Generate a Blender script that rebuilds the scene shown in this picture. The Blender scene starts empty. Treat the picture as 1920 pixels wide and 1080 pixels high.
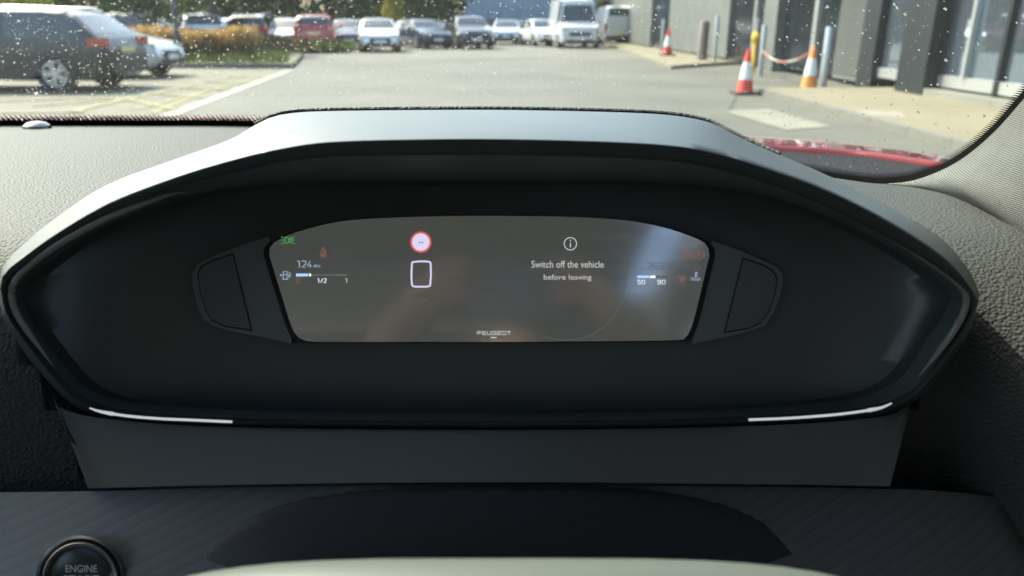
import bpy, bmesh, math, random
from mathutils import Vector, Matrix
R = math.radians
random.seed(7)
scene = bpy.context.scene
COL = scene.collection

# ------------------------------------------------------------------ camera, sky, sun, exposure
CAM_H = 1.20
FPX = 1400.0                       # focal length in pixels of a 1920 px wide frame
PITCH = math.atan(495.0 / FPX)     # looking down at the instruments, horizon near the frame top
cam_d = bpy.data.cameras.new('camera')
cam = bpy.data.objects.new('camera', cam_d); COL.objects.link(cam)
cam.location = (0, 0, CAM_H)
cam.rotation_euler = (math.pi / 2 - PITCH, 0, 0)
cam_d.sensor_width = 36; cam_d.lens = FPX / 1920 * 36
cam_d.clip_start = 0.02; cam_d.clip_end = 2000
cam_d.dof.use_dof = True; cam_d.dof.focus_distance = 0.52; cam_d.dof.aperture_fstop = 8.5
scene.camera = cam

SUN_EL, SUN_AZ = R(47), R(-50)     # azimuth from straight ahead, negative = to the left
S = Vector((math.sin(SUN_AZ) * math.cos(SUN_EL), math.cos(SUN_AZ) * math.cos(SUN_EL), math.sin(SUN_EL)))
world = bpy.data.worlds.new('World'); scene.world = world; world.use_nodes = True
wn = world.node_tree
sky = wn.nodes.new('ShaderNodeTexSky'); sky.sky_type = 'NISHITA'; sky.sun_disc = False
sky.sun_elevation = SUN_EL; sky.sun_rotation = SUN_AZ
sky.dust_density = 3.0; sky.air_density = 1.0
wn.links.new(sky.outputs[0], wn.nodes['Background'].inputs[0])
wn.nodes['Background'].inputs[1].default_value = 0.15
sun_d = bpy.data.lights.new('sun', 'SUN'); sun_d.energy = 2.6; sun_d.angle = R(0.53); sun_d.color = (1, 0.94, 0.82)
sun = bpy.data.objects.new('sun', sun_d); COL.objects.link(sun)
sun.rotation_euler = (-S).to_track_quat('-Z', 'Y').to_euler()
scene.view_settings.view_transform = 'Standard'; scene.view_settings.look = 'None'
scene.view_settings.exposure = 2.2; scene.view_settings.gamma = 1.0
scene.view_settings.use_curve_mapping = False
scene.render.engine = 'CYCLES'
scene.cycles.use_denoising = True
scene.cycles.max_bounces = 10; scene.cycles.transparent_max_bounces = 24
scene.cycles.glossy_bounces = 5; scene.cycles.transmission_bounces = 6; scene.cycles.diffuse_bounces = 5
scene.cycles.caustics_reflective = False; scene.cycles.caustics_refractive = False
scene.cycles.sample_clamp_indirect = 6

# ------------------------------------------------------------------ projection helpers (picture point + real distance -> place)
CP, SP = math.cos(PITCH), math.sin(PITCH)
FWD = Vector((0, CP, -SP)); UP = Vector((0, SP, CP)); RIGHT = Vector((1, 0, 0))
EYE = Vector((0, 0, CAM_H))
def P(x, y, d):
    return EYE + RIGHT * ((x - 960) / FPX * d) + UP * (-(y - 540) / FPX * d) + FWD * d
def ray(x, y):
    return RIGHT * ((x - 960) / FPX) + UP * (-(y - 540) / FPX) + FWD
def G(x, y, z=0.0):
    r = ray(x, y)
    return EYE + r * ((z - CAM_H) / r.z)

# ------------------------------------------------------------------ object helpers
def link(o, parent=None):
    COL.objects.link(o)
    if parent is not None: o.parent = parent
    return o
def tag(o, label=None, cat=None, group=None, kind=None):
    if label: o['label'] = label
    if cat: o['category'] = cat
    if group: o['group'] = group
    if kind: o['kind'] = kind
    return o
def empty(name, loc=(0, 0, 0), rz=0, **k):
    o = bpy.data.objects.new(name, None); o.location = loc; o.rotation_euler = (0, 0, rz)
    o.empty_display_size = 0.2
    link(o); tag(o, **k); return o
class MB:
    def __init__(s): s.v = []; s.f = []; s.uv = None
    def grid(s, rows, close_u=False, close_v=False, flip=False):
        b = len(s.v); n = len(rows[0]); m = len(rows)
        for r in rows: s.v += [tuple(p) for p in r]
        for i in range(m if close_v else m - 1):
            for j in range(n if close_u else n - 1):
                a = b + i * n + j; c = b + i * n + (j + 1) % n
                d = b + ((i + 1) % m) * n + (j + 1) % n; e = b + ((i + 1) % m) * n + j
                s.f.append((a, e, d, c) if flip else (a, c, d, e))
        return s
    def poly(s, pts):
        b = len(s.v); s.v += [tuple(p) for p in pts]; s.f.append(tuple(range(b, b + len(pts)))); return s
    def box(s, c, h, ax=None):
        c = Vector(c); ax = ax or (Vector((1, 0, 0)), Vector((0, 1, 0)), Vector((0, 0, 1)))
        b = len(s.v)
        for k in (-1, 1):
            for j in (-1, 1):
                for i in (-1, 1): s.v.append(tuple(c + ax[0] * (i * h[0]) + ax[1] * (j * h[1]) + ax[2] * (k * h[2])))
        for q in ((0, 2, 3, 1), (4, 5, 7, 6), (0, 1, 5, 4), (2, 6, 7, 3), (0, 4, 6, 2), (1, 3, 7, 5)):
            s.f.append(tuple(b + t for t in q))
        return s
    def prism(s, front, back):
        n = len(front); b = len(s.v); s.v += [tuple(p) for p in front] + [tuple(p) for p in back]
        s.f.append(tuple(range(b, b + n))); s.f.append(tuple(range(b + 2 * n - 1, b + n - 1, -1)))
        for i in range(n):
            j = (i + 1) % n; s.f.append((b + i, b + n + i, b + n + j, b + j))
        return s
    def lathe(s, prof, n=20, c=(0, 0, 0), axis='z', cap=True):
        c = Vector(c); b = len(s.v); m = len(prof)
        for r, h in prof:
            for k in range(n):
                a = 2 * math.pi * k / n; x, y = r * math.cos(a), r * math.sin(a)
                p = (x, y, h) if axis == 'z' else ((x, h, y) if axis == 'y' else (h, x, y))
                s.v.append(tuple(c + Vector(p)))
        for i in range(m - 1):
            for k in range(n):
                k2 = (k + 1) % n; s.f.append((b + i * n + k, b + i * n + k2, b + (i + 1) * n + k2, b + (i + 1) * n + k))
        if cap:
            s.f.append(tuple(b + k for k in range(n - 1, -1, -1))); s.f.append(tuple(b + (m - 1) * n + k for k in range(n)))
        return s
    def tube(s, path, r, n=8, close=False, rad=None):
        path = [Vector(p) for p in path]; rows = []; m = len(path); up0 = Vector((0.3, 0.2, 0.93)).normalized()
        for i, p in enumerate(path):
            a = path[(i - 1) % m] if (close or i > 0) else p; c = path[(i + 1) % m] if (close or i < m - 1) else p
            t = (c - a).normalized(); u = t.cross(up0)
            if u.length < 1e-4: u = t.cross(Vector((1, 0, 0)))
            u.normalize(); w = t.cross(u); rr = rad[i] if rad else r
            rows.append([p + u * (rr * math.cos(2 * math.pi * k / n)) + w * (rr * math.sin(2 * math.pi * k / n)) for k in range(n)])
        s.grid(rows, close_u=True, close_v=close)
        if not close:
            b = len(s.v); s.f.append(tuple(range(b - n, b))); s.f.append(tuple(range(b - n * m + n - 1, b - n * m - 1, -1)))
        return s
    def build(s, name, mat, parent=None, smooth=True, angle=40, weld=False, label=None, uvs=None, loc=None):
        me = bpy.data.meshes.new(name); me.from_pydata(s.v, [], s.f); me.update()
        if weld or True:
            bm = bmesh.new(); bm.from_mesh(me)
            if weld: bmesh.ops.remove_doubles(bm, verts=bm.verts, dist=1e-5)
            bmesh.ops.recalc_face_normals(bm, faces=bm.faces); bm.to_mesh(me); bm.free()
        if mat: me.materials.append(mat)
        if smooth:
            me.polygons.foreach_set('use_smooth', [True] * len(me.polygons))
            me.set_sharp_from_angle(angle=R(angle))
        o = bpy.data.objects.new(name, me); link(o, parent)
        if label: o['label'] = label
        if loc: o.location = loc
        return o
def cat(pts, n):
    """Catmull-Rom through tuples of any size, n samples evenly by length."""
    pts = [tuple(map(float, p)) for p in pts]; k = len(pts); dim = len(pts[0]); out = []
    for i in range(k - 1):
        p0 = pts[i - 1] if i > 0 else tuple(2 * a - b for a, b in zip(pts[0], pts[1])); p1 = pts[i]; p2 = pts[i + 1]
        p3 = pts[i + 2] if i + 2 < k else tuple(2 * a - b for a, b in zip(pts[-1], pts[-2]))
        for q in range(16):
            t = q / 16; t2 = t * t; t3 = t2 * t
            out.append(tuple(.5 * (2 * p1[j] + (p2[j] - p0[j]) * t + (2 * p0[j] - 5 * p1[j] + 4 * p2[j] - p3[j]) * t2 + (3 * p1[j] - p0[j] - 3 * p2[j] + p3[j]) * t3) for j in range(dim)))
    out.append(pts[-1])
    L = [0]
    for a, b in zip(out, out[1:]): L.append(L[-1] + math.dist(a[:2], b[:2]))
    res = []; j = 0
    for i in range(n):
        t = L[-1] * i / (n - 1)
        while j < len(L) - 2 and L[j + 1] < t: j += 1
        u = (t - L[j]) / max(1e-9, L[j + 1] - L[j]); res.append(tuple(a + (b - a) * u for a, b in zip(out[j], out[j + 1])))
    return res
def PW(pts, n=None): return [P(*p) for p in (cat(pts, n) if n else pts)]
def lerp(xs, x):
    if x <= xs[0][0]: return xs[0][1]
    for (a, b), (c, d) in zip(xs, xs[1:]):
        if x <= c: return b + (d - b) * (x - a) / (c - a)
    return xs[-1][1]

# ------------------------------------------------------------------ materials
MATS = {}
def mat(name, col, rough=.5, metal=0, spec=.5, coat=0, bump=None, emit=None, var=0, vscale=3, sheen=0, coat_rough=.05):
    if name in MATS: return MATS[name]
    m = bpy.data.materials.new(name); m.use_nodes = True; nt = m.node_tree; b = nt.nodes['Principled BSDF']
    b.inputs['Base Color'].default_value = (*col, 1); b.inputs['Roughness'].default_value = rough
    b.inputs['Metallic'].default_value = metal; b.inputs['Specular IOR Level'].default_value = spec
    b.inputs['Coat Weight'].default_value = coat; b.inputs['Coat Roughness'].default_value = coat_rough
    if sheen: b.inputs['Sheen Weight'].default_value = sheen
    if emit: b.inputs['Emission Color'].default_value = (*emit[0], 1); b.inputs['Emission Strength'].default_value = emit[1]
    if bump or var:
        tc = nt.nodes.new('ShaderNodeTexCoord')
    if var:
        n = nt.nodes.new('ShaderNodeTexNoise'); n.inputs['Scale'].default_value = vscale; n.inputs['Detail'].default_value = 6
        nt.links.new(tc.outputs['Object'], n.inputs['Vector'])
        mx = nt.nodes.new('ShaderNodeMix'); mx.data_type = 'RGBA'
        mx.inputs[6].default_value = (*[c * (1 - var) for c in col], 1); mx.inputs[7].default_value = (*[min(1, c * (1 + var)) for c in col], 1)
        mr = nt.nodes.new('ShaderNodeMapRange'); mr.inputs[1].default_value = .3; mr.inputs[2].default_value = .7
        nt.links.new(n.outputs[0], mr.inputs[0]); nt.links.new(mr.outputs[0], mx.inputs[0]); nt.links.new(mx.outputs[2], b.inputs['Base Color'])
    if bump:
        kind, scale, dist = bump
        if kind == 'leather':
            t = nt.nodes.new('ShaderNodeTexVoronoi'); t.feature = 'SMOOTH_F1'; t.inputs['Smoothness'].default_value = .35
            t.inputs['Scale'].default_value = scale; out = t.outputs['Distance']
            nz = nt.nodes.new('ShaderNodeTexNoise'); nz.inputs['Scale'].default_value = scale * .5
            nt.links.new(tc.outputs['Object'], nz.inputs['Vector'])
            ad = nt.nodes.new('ShaderNodeMath'); ad.operation = 'MULTIPLY_ADD'; ad.inputs[1].default_value = -1; ml = nt.nodes.new('ShaderNodeMath'); ml.operation = 'MULTIPLY'; ml.inputs[1].default_value = .25
            nt.links.new(nz.outputs[0], ml.inputs[0]); nt.links.new(t.outputs['Distance'], ad.inputs[0]); nt.links.new(ml.outputs[0], ad.inputs[2]); src = t; out = ad.outputs[0]
        elif kind == 'noise':
            t = nt.nodes.new('ShaderNodeTexNoise'); t.inputs['Scale'].default_value = scale; t.inputs['Detail'].default_value = 4; src = t; out = t.outputs[0]
        elif kind == 'weave':
            w1 = nt.nodes.new('ShaderNodeTexWave'); w1.bands_direction = 'Z'; w1.inputs['Scale'].default_value = scale; w1.inputs['Distortion'].default_value = .6
            w2 = nt.nodes.new('ShaderNodeTexWave'); w2.bands_direction = 'Y'; w2.inputs['Scale'].default_value = scale; w2.inputs['Distortion'].default_value = .6
            nt.links.new(tc.outputs['Object'], w2.inputs['Vector'])
            ad = nt.nodes.new('ShaderNodeMath'); ad.operation = 'MULTIPLY'; nt.links.new(w1.outputs[1], ad.inputs[0]); nt.links.new(w2.outputs[1], ad.inputs[1])
            src = w1; out = ad.outputs[0]
        elif kind == 'carbon':
            # twill cloth: slanted bands broken into short tows
            mp = nt.nodes.new('ShaderNodeMapping'); mp.inputs['Rotation'].default_value = (0, R(20), 0)
            nt.links.new(tc.outputs['Object'], mp.inputs[0])
            w1 = nt.nodes.new('ShaderNodeTexWave'); w1.wave_profile = 'SAW'; w1.bands_direction = 'Z'; w1.inputs['Scale'].default_value = scale
            w2 = nt.nodes.new('ShaderNodeTexWave'); w2.wave_profile = 'SAW'; w2.bands_direction = 'X'; w2.inputs['Scale'].default_value = scale * 2.4
            nt.links.new(mp.outputs[0], w1.inputs['Vector']); nt.links.new(tc.outputs['Object'], w2.inputs['Vector'])
            ad = nt.nodes.new('ShaderNodeMath'); ad.operation = 'MULTIPLY_ADD'; ad.inputs[1].default_value = .5; nt.links.new(w2.outputs[1], ad.inputs[0]); nt.links.new(w1.outputs[1], ad.inputs[2])
            cm = nt.nodes.new('ShaderNodeMix'); cm.data_type = 'RGBA'; cm.inputs[6].default_value = (*[c * .72 for c in col], 1); cm.inputs[7].default_value = (*[c * 1.15 for c in col], 1)
            nt.links.new(ad.outputs[0], cm.inputs[0]); nt.links.new(cm.outputs[2], b.inputs['Base Color'])
            src = None; out = ad.outputs[0]
        if src is not None: nt.links.new(tc.outputs['Object'], src.inputs['Vector'])
        bp = nt.nodes.new('ShaderNodeBump'); bp.inputs['Distance'].default_value = dist; bp.inputs['Strength'].default_value = 1
        nt.links.new(out, bp.inputs['Height']); nt.links.new(bp.outputs[0], b.inputs['Normal'])
    MATS[name] = m; return m
def thin_glass(name, tint=(.93, .97, .95), dust=0.0, refl=1.0):
    m = bpy.data.materials.new(name); m.use_nodes = True; nt = m.node_tree; nt.nodes.clear()
    out = nt.nodes.new('ShaderNodeOutputMaterial'); tr = nt.nodes.new('ShaderNodeBsdfTransparent'); tr.inputs[0].default_value = (*tint, 1)
    gl = nt.nodes.new('ShaderNodeBsdfGlossy'); gl.inputs['Roughness'].default_value = .02
    fr = nt.nodes.new('ShaderNodeFresnel'); fr.inputs[0].default_value = 1.45
    mul = nt.nodes.new('ShaderNodeMath'); mul.operation = 'MULTIPLY'; mul.inputs[1].default_value = refl; nt.links.new(fr.outputs[0], mul.inputs[0])
    mx = nt.nodes.new('ShaderNodeMixShader'); nt.links.new(mul.outputs[0], mx.inputs[0]); nt.links.new(tr.outputs[0], mx.inputs[1]); nt.links.new(gl.outputs[0], mx.inputs[2])
    last = mx
    if dust:
        tl = nt.nodes.new('ShaderNodeBsdfTranslucent'); tl.inputs[0].default_value = (.8, .8, .74, 1)
        tc = nt.nodes.new('ShaderNodeTexCoord'); nz = nt.nodes.new('ShaderNodeTexNoise'); nz.inputs['Scale'].default_value = 2.5; nz.inputs['Detail'].default_value = 3
        mp = nt.nodes.new('ShaderNodeMapping'); mp.inputs['Scale'].default_value = (1, 1, 3); nt.links.new(tc.outputs['Object'], mp.inputs[0]); nt.links.new(mp.outputs[0], nz.inputs['Vector'])
        mr = nt.nodes.new('ShaderNodeMapRange'); mr.inputs[1].default_value = .3; mr.inputs[2].default_value = .75; mr.inputs[3].default_value = dust * .6; mr.inputs[4].default_value = dust * 1.5
        nt.links.new(nz.outputs[0], mr.inputs[0])
        m2 = nt.nodes.new('ShaderNodeMixShader'); nt.links.new(mr.outputs[0], m2.inputs[0]); nt.links.new(mx.outputs[0], m2.inputs[1]); nt.links.new(tl.outputs[0], m2.inputs[2]); last = m2
    nt.links.new(last.outputs[0], out.inputs[0]); MATS[name] = m; return m
def emis(name, col, st=1.0):
    return mat(name, (0, 0, 0), .5, emit=(col, st), spec=0)

# ------------------------------------------------------------------ GROUND
def ground_material(name, c1, c2, scale, fine, bumpd=.004, joints=False):
    m = bpy.data.materials.new(name); m.use_nodes = True; nt = m.node_tree; b = nt.nodes['Principled BSDF']
    tc = nt.nodes.new('ShaderNodeTexCoord')
    n1 = nt.nodes.new('ShaderNodeTexNoise'); n1.inputs['Scale'].default_value = scale; n1.inputs['Detail'].default_value = 8; n1.inputs['Roughness'].default_value = .65
    n2 = nt.nodes.new('ShaderNodeTexNoise'); n2.inputs['Scale'].default_value = fine; n2.inputs['Detail'].default_value = 3
    for n in (n1, n2): nt.links.new(tc.outputs['Object'], n.inputs['Vector'])
    mx = nt.nodes.new('ShaderNodeMix'); mx.data_type = 'RGBA'; mx.inputs[6].default_value = (*c1, 1); mx.inputs[7].default_value = (*c2, 1)
    ad = nt.nodes.new('ShaderNodeMath'); ad.operation = 'MULTIPLY_ADD'; ad.inputs[1].default_value = .35
    nt.links.new(n2.outputs[0], ad.inputs[0]); nt.links.new(n1.outputs[0], ad.inputs[2])
    mr = nt.nodes.new('ShaderNodeMapRange'); mr.inputs[1].default_value = .45; mr.inputs[2].default_value = .9
    nt.links.new(ad.outputs[0], mr.inputs[0]); nt.links.new(mr.outputs[0], mx.inputs[0]); nt.links.new(mx.outputs[2], b.inputs['Base Color'])
    b.inputs['Roughness'].default_value = .85
    bp = nt.nodes.new('ShaderNodeBump'); bp.inputs['Distance'].default_value = bumpd; nt.links.new(n2.outputs[0], bp.inputs['Height']); nt.links.new(bp.outputs[0], b.inputs['Normal'])
    MATS[name] = m; return m
M_ASPH = ground_material('worn_asphalt', (0.046, 0.046, 0.037), (0.096, 0.096, 0.077), .30, 45)
M_BAY = ground_material('bay_paving', (0.0629, 0.0607, 0.0414), (0.111, 0.1073, 0.074), .6, 30)
M_PAVE = ground_material('buff_pavement', (0.1258, 0.1073, 0.0629), (0.1739, 0.1554, 0.1036), .5, 20)
M_SOIL = ground_material('bed_soil', (.05, .05, .025), (.10, .10, .04), 1.5, 20)
M_PAINT_Y = ground_material('yellow_paint', (0.10, 0.092, 0.042), (0.20, 0.182, 0.075), 3, 30)
M_PAINT_W = ground_material('white_paint', (0.1776, 0.1739, 0.1406), (0.296, 0.2886, 0.2368), 1.5, 25)
M_CONC = ground_material('concrete', (0.1258, 0.1221, 0.1036), (0.1998, 0.1961, 0.1628), 1.2, 25)

def sheet(name, pts, z, m, kind='structure', parent=None):
    o = MB().poly([(p[0], p[1], z) for p in pts]).build(name, m, parent, smooth=False)
    if kind: o['kind'] = kind
    return o
sheet('ground', [(-400, -60), (400, -60), (400, 600), (-400, 600)], 0, M_ASPH)
# paved parking bays on the left of the lane
e0, e1 = G(545, 131), G(330, 212)
dirn = (e0 - e1).normalized(); e_near = e1 - dirn * 8
sheet('parking_bay_paving', [(e0.x, e0.y), (-40, e0.y + 1.0), (-40, e_near.y), (e_near.x, e_near.y)], .004, M_BAY)
def stripe(name, a, b, w, m, z=.008, parent=None):
    a = Vector((a[0], a[1], 0)); b = Vector((b[0], b[1], 0)); n = (b - a).normalized().cross(Vector((0, 0, 1))) * (w / 2)
    o = MB().poly([a + n, b + n, b - n, a - n]).build(name, m, parent, smooth=False); o.location.z = z; o['kind'] = 'structure'; return o
stripe('bay_edge_marking', e_near + Vector((.0, 0, 0)), e0, .22, M_PAINT_W, .008)
# yellow hatching beside the bays
yl = [((395, 168), (285, 213)), ((250, 207), (520, 138)), ((150, 207), (455, 140)), ((130, 213), (235, 186)), ((60, 200), (240, 186)), ((-200, 197), (215, 184)),
      ((235, 186), (330, 208)), ((280, 176), (390, 186)), ((330, 165), (430, 172)), ((380, 154), (470, 159)), ((430, 145), (505, 147)), ((-250, 215), (160, 212))]
for k, (a, b) in enumerate(yl):
    stripe('yellow_hatch_marking', G(*a), G(*b), .13, M_PAINT_Y, .012 + .0012 * k)
stripe('white_bay_marking', G(-200, 166), G(230, 166), .12, M_PAINT_W, .030)
# white patch by the right kerb
sheet('white_road_marking', [G(1355, 209)[:2], G(1440, 205)[:2], G(1560, 238)[:2], G(1475, 245)[:2]], .008, ground_material('faded_white_paint', (.115, .113, .088), (.19, .187, .15), 1.5, 25))
# dark sealed joints and tyre streaks in the lane
M_TAR = mat('tar_seam', (.036, .036, .032), .7)
for a, b, w in [((1405, 130), (1365, 212), .05), ((560, 118), (960, 132), .05), ((700, 105), (1000, 108), .06), ((960, 140), (1380, 165), .045)]:
    stripe('tar_seam', G(*a), G(*b), w, M_TAR, .005 if w == .05 else .0065)
M_PALE = ground_material('pale_asphalt', (0.074, 0.0725, 0.0577), (0.1147, 0.111, 0.0888), .4, 40)
sheet('pale_lane_surface', [(-9, 28), (6, 29), (4.2, 40), (2, 60), (-14, 60)], .003, M_PALE)

# right-hand pavements with kerb step
KZ = .09
def pavement(name, pts):
    o = MB().prism([(x, y, KZ) for x, y in pts], [(x, y, -.05) for x, y in pts]).build(name, M_PAVE, smooth=False); o['kind'] = 'structure'
    return o
FX = 7.0        # facade plane of the showroom
pavement('near_pavement', [(4.55, -6), (FX + .3, -6), (FX + .3, 14.4), (4.62, 14.2)])
pavement('far_pavement', [(4.5, 22.0), (FX + .3, 24.8), (FX + .3, 70), (6.2, 70), (5.5, 42)])
# kerb stones along both
M_KERB = ground_material('kerb_concrete', (0.0962, 0.0925, 0.0777), (0.148, 0.1443, 0.1221), 2, 30)
kb = empty('kerb', (4.5, 0, 0), kind='structure')
y = -5.9; kme = None
while y < 14.1:
    o = MB().box((0, .45, .05), (.06, .446, .055)).build('kerb_stone', M_KERB, kb, smooth=False) if kme is None else bpy.data.objects.new('kerb_stone', kme)
    if kme is None: kme = o.data
    else: link(o, kb)
    o.location = (.0, y, 0); y += .9
# showroom apron stain
sheet('pale_stain', [G(1600, 206, KZ)[:2], G(1690, 210, KZ)[:2], G(1700, 222, KZ)[:2], G(1630, 218, KZ)[:2]], KZ + .004, ground_material('pale_stain_concrete', (0.1628, 0.1517, 0.1184), (0.222, 0.2109, 0.1702), 1.2, 20))

# ------------------------------------------------------------------ SHOWROOM FACADE on the right
M_CLAD = mat('grey_cladding', (.13, .138, .13), .5, .3, var=.12, vscale=1.2)
M_BLACKCLAD = mat('black_cladding', (.010, .013, .016), .5, 0, .25)
M_ALU = mat('brushed_aluminium', (.48, .49, .48), .35, .7)
M_PANE = None
def pane_material():
    m = bpy.data.materials.new('mirror_tinted_glass'); m.use_nodes = True; nt = m.node_tree; b = nt.nodes['Principled BSDF']
    b.inputs['Base Color'].default_value = (.25, .31, .38, 1); b.inputs['Metallic'].default_value = .85; b.inputs['Roughness'].default_value = .03
    return m
M_PANE = pane_material()
M_DARKPANE = mat('dark_tinted_glass', (.010, .014, .018), .12, 0, .12)
sh = empty('showroom_building', (FX, 9, 0), label='long showroom with black columns, grey cladding and mirrored glass', cat='building')
def sbox(name, y0, y1, x0, x1, z0, z1, m):
    return MB().box(((x0 + x1) / 2 - FX, (y0 + y1) / 2 - 9, (z0 + z1) / 2), ((x1 - x0) / 2, (y1 - y0) / 2, (z1 - z0) / 2)).build(name, m, sh, smooth=False)
HB = 5.2
sbox('core_wall', -6, 69, FX + .5, FX + 8, 0, HB + .4, M_BLACKCLAD)
sbox('roof_fascia', -6.2, 70, FX - .5, FX + 8.2, HB + .402, HB + 1.1, M_BLACKCLAD)
def yof(px, X=FX): return X * FPX / (px - 960) * .96  # depth along the facade for a picture column, roughly
# panes (each its own), from near to far
for a, b in [(-5.9, -3.1), (-3, -.1), (0, 2.9), (3, 5.9), (6, 8.6), (8.7, 11.06), (11.16, 11.92), (12.0, 12.68), (13.64, 14.84)]:
    sbox('glass_pane', a, b, FX + .03, FX + .06, .42, HB, M_PANE)
for a, b in [(-5.9, 12.68), (13.64, 14.84)]:
    sbox('bottom_rail', a, b, FX - .02, FX + .10, .24, .418, M_ALU)
sbox('plinth_ledge', -5.9, 13.5, FX - .22, FX + .28, KZ - .02, .20, M_CONC)
for yy in (-6, -3.05, -.05, 2.95, 5.95, 8.65, 11.96):
    sbox('mullion', yy - .035, yy + .035, FX - .06, FX + .09, .42, HB, M_ALU)
sbox('mullion', 11.07, 11.15, FX - .05, FX + .09, .2, HB, M_BLACKCLAD)
sbox('column', 12.70, 13.62, FX - .24, FX + .3, 0, HB + .3, M_BLACKCLAD)
sbox('column', 14.86, 15.50, FX - .12, FX + .3, 0, HB + .3, M_BLACKCLAD)
lv = sbox('louvre_panel', 15.52, 16.9, FX - .02, FX + .1, 0.1, HB, M_CLAD)
for k in range(72):
    q = MB().box((-.03, 7.21, .22 + k * .068), (.008, .67, .026), (Vector((1, 0, .5)).normalized(), Vector((0, 1, 0)), Vector((-.5, 0, 1)).normalized())).build('louvre_slat', M_CLAD, lv, smooth=False) if k == 0 else bpy.data.objects.new('louvre_slat', bpy.data.objects['louvre_slat'].data)
    if k: link(q, lv); q.location.z = k * .068
sbox('door_pane', 16.92, 18.2, FX + .12, FX + .15, .1, HB, M_DARKPANE)
sbox('mullion', 18.22, 18.42, FX, FX + .2, .1, HB, M_ALU)
sbox('door_pane', 18.44, 20.6, FX + .12, FX + .15, .1, HB, M_DARKPANE)
sbox('column', 20.62, 21.7, FX - .12, FX + .3, 0, HB + .3, M_CLAD)
sbox('door_pane', 21.72, 22.8, FX + .12, FX + .15, .1, HB, M_DARKPANE)
sbox('mullion', 22.82, 23.0, FX, FX + .2, .1, HB, M_ALU)
sbox('door_pane', 23.02, 25.5, FX + .12, FX + .15, .1, HB, M_DARKPANE)
yy = 25.6
for k in range(6):
    sbox('cladding_panel', yy, yy + 1.60, FX, FX + .2, .15, HB, M_CLAD); yy += 1.62
sbox('door_pane', 35.4, 39.8, FX + .12, FX + .15, .1, HB, M_DARKPANE)
yy = 39.9
for k in range(14):
    sbox('cladding_panel', yy, yy + 1.98, FX, FX + .2, .15, HB, M_CLAD); yy += 2.0

# ------------------------------------------------------------------ rear warehouse and fence
M_BLUEGREY = mat('blue_grey_sheet', (.23, .30, .38), .5, .1, var=.08, vscale=.4)
wh = empty('warehouse', (2, 66, 0), label='pale blue grey warehouse behind the parked vans', cat='building')
for k in range(10):
    MB().box((-5.4 + k * 1.6, 0, 3.8), (.79, .1, 2.45)).build('wall_panel', M_BLUEGREY, wh, smooth=False)
MB().box((1.8, 4.3, 3.0), (8, 4.1, 3.2)).build('core', M_BLUEGREY, wh, smooth=False)
MB().box((1.8, .0, .65), (8.02, .14, .65)).build('brick_base', mat('brown_brick', (.20, .155, .11), .8, var=.2, vscale=6), wh, smooth=False)
M_WOOD = mat('brown_fence_timber', (.15, .115, .075), .8, var=.25, vscale=2)
fe = empty('timber_fence', (0, 58, 0), label='brown timber fence in front of the warehouse', cat='fence')
fme = None
for k in range(46):
    if fme is None:
        o = MB().box((0, 0, .75), (.096, .012, .75)).build('fence_board', M_WOOD, fe, smooth=False); fme = o.data
    else:
        o = bpy.data.objects.new('fence_board', fme); link(o, fe)
    o.location = (-4.2 + k * .2, random.uniform(-.006, .006), random.uniform(-.03, .02))
MB().box((.3, .04, 1.2), (4.7, .025, .045)).build('rail', M_WOOD, fe, smooth=False)
MB().box((.3, .04, .35), (4.7, .025, .045)).build('rail', M_WOOD, fe, smooth=False)

# ------------------------------------------------------------------ VEGETATION
def leaf_mat(name, c, tr=.35):
    m = bpy.data.materials.new(name); m.use_nodes = True; nt = m.node_tree; nt.nodes.clear()
    out = nt.nodes.new('ShaderNodeOutputMaterial'); d = nt.nodes.new('ShaderNodeBsdfDiffuse'); t = nt.nodes.new('ShaderNodeBsdfTranslucent'); mx = nt.nodes.new('ShaderNodeMixShader')
    tc = nt.nodes.new('ShaderNodeTexCoord'); n = nt.nodes.new('ShaderNodeTexNoise'); n.inputs['Scale'].default_value = 2.2; n.inputs['Detail'].default_value = 5
    nt.links.new(tc.outputs['Object'], n.inputs['Vector'])
    mc = nt.nodes.new('ShaderNodeMix'); mc.data_type = 'RGBA'; mc.inputs[6].default_value = (*[v * .55 for v in c], 1); mc.inputs[7].default_value = (*[v * 1.5 for v in c], 1)
    mr = nt.nodes.new('ShaderNodeMapRange'); mr.inputs[1].default_value = .35; mr.inputs[2].default_value = .65
    nt.links.new(n.outputs[0], mr.inputs[0]); nt.links.new(mr.outputs[0], mc.inputs[0])
    nt.links.new(mc.outputs[2], d.inputs[0]); nt.links.new(mc.outputs[2], t.inputs[0]); mx.inputs[0].default_value = tr
    nt.links.new(d.outputs[0], mx.inputs[1]); nt.links.new(t.outputs[0], mx.inputs[2]); nt.links.new(mx.outputs[0], out.inputs[0])
    MATS[name] = m; return m
L_DARK = leaf_mat('dark_leaf', (.030, .055, .026)); L_MID = leaf_mat('mid_leaf', (.050, .078, .030)); L_YEL = leaf_mat('yellow_green_leaf', (.26, .25, .035))
L_GOLD = leaf_mat('golden_grass_blade', (.36, .235, .085), .4); L_GRN = leaf_mat('green_grass_blade', (.105, .135, .04)); L_BRN = leaf_mat('brown_shrub_leaf', (.10, .075, .035))
M_BARK = mat('bark', (.055, .045, .035), .9, bump=('noise', 30, .02), var=.3, vscale=8)
rnd = random.Random(3)
def rv(r=rnd):
    while True:
        v = Vector((r.uniform(-1, 1), r.uniform(-1, 1), r.uniform(-1, 1)))
        if .05 < v.length <= 1: return v
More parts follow.
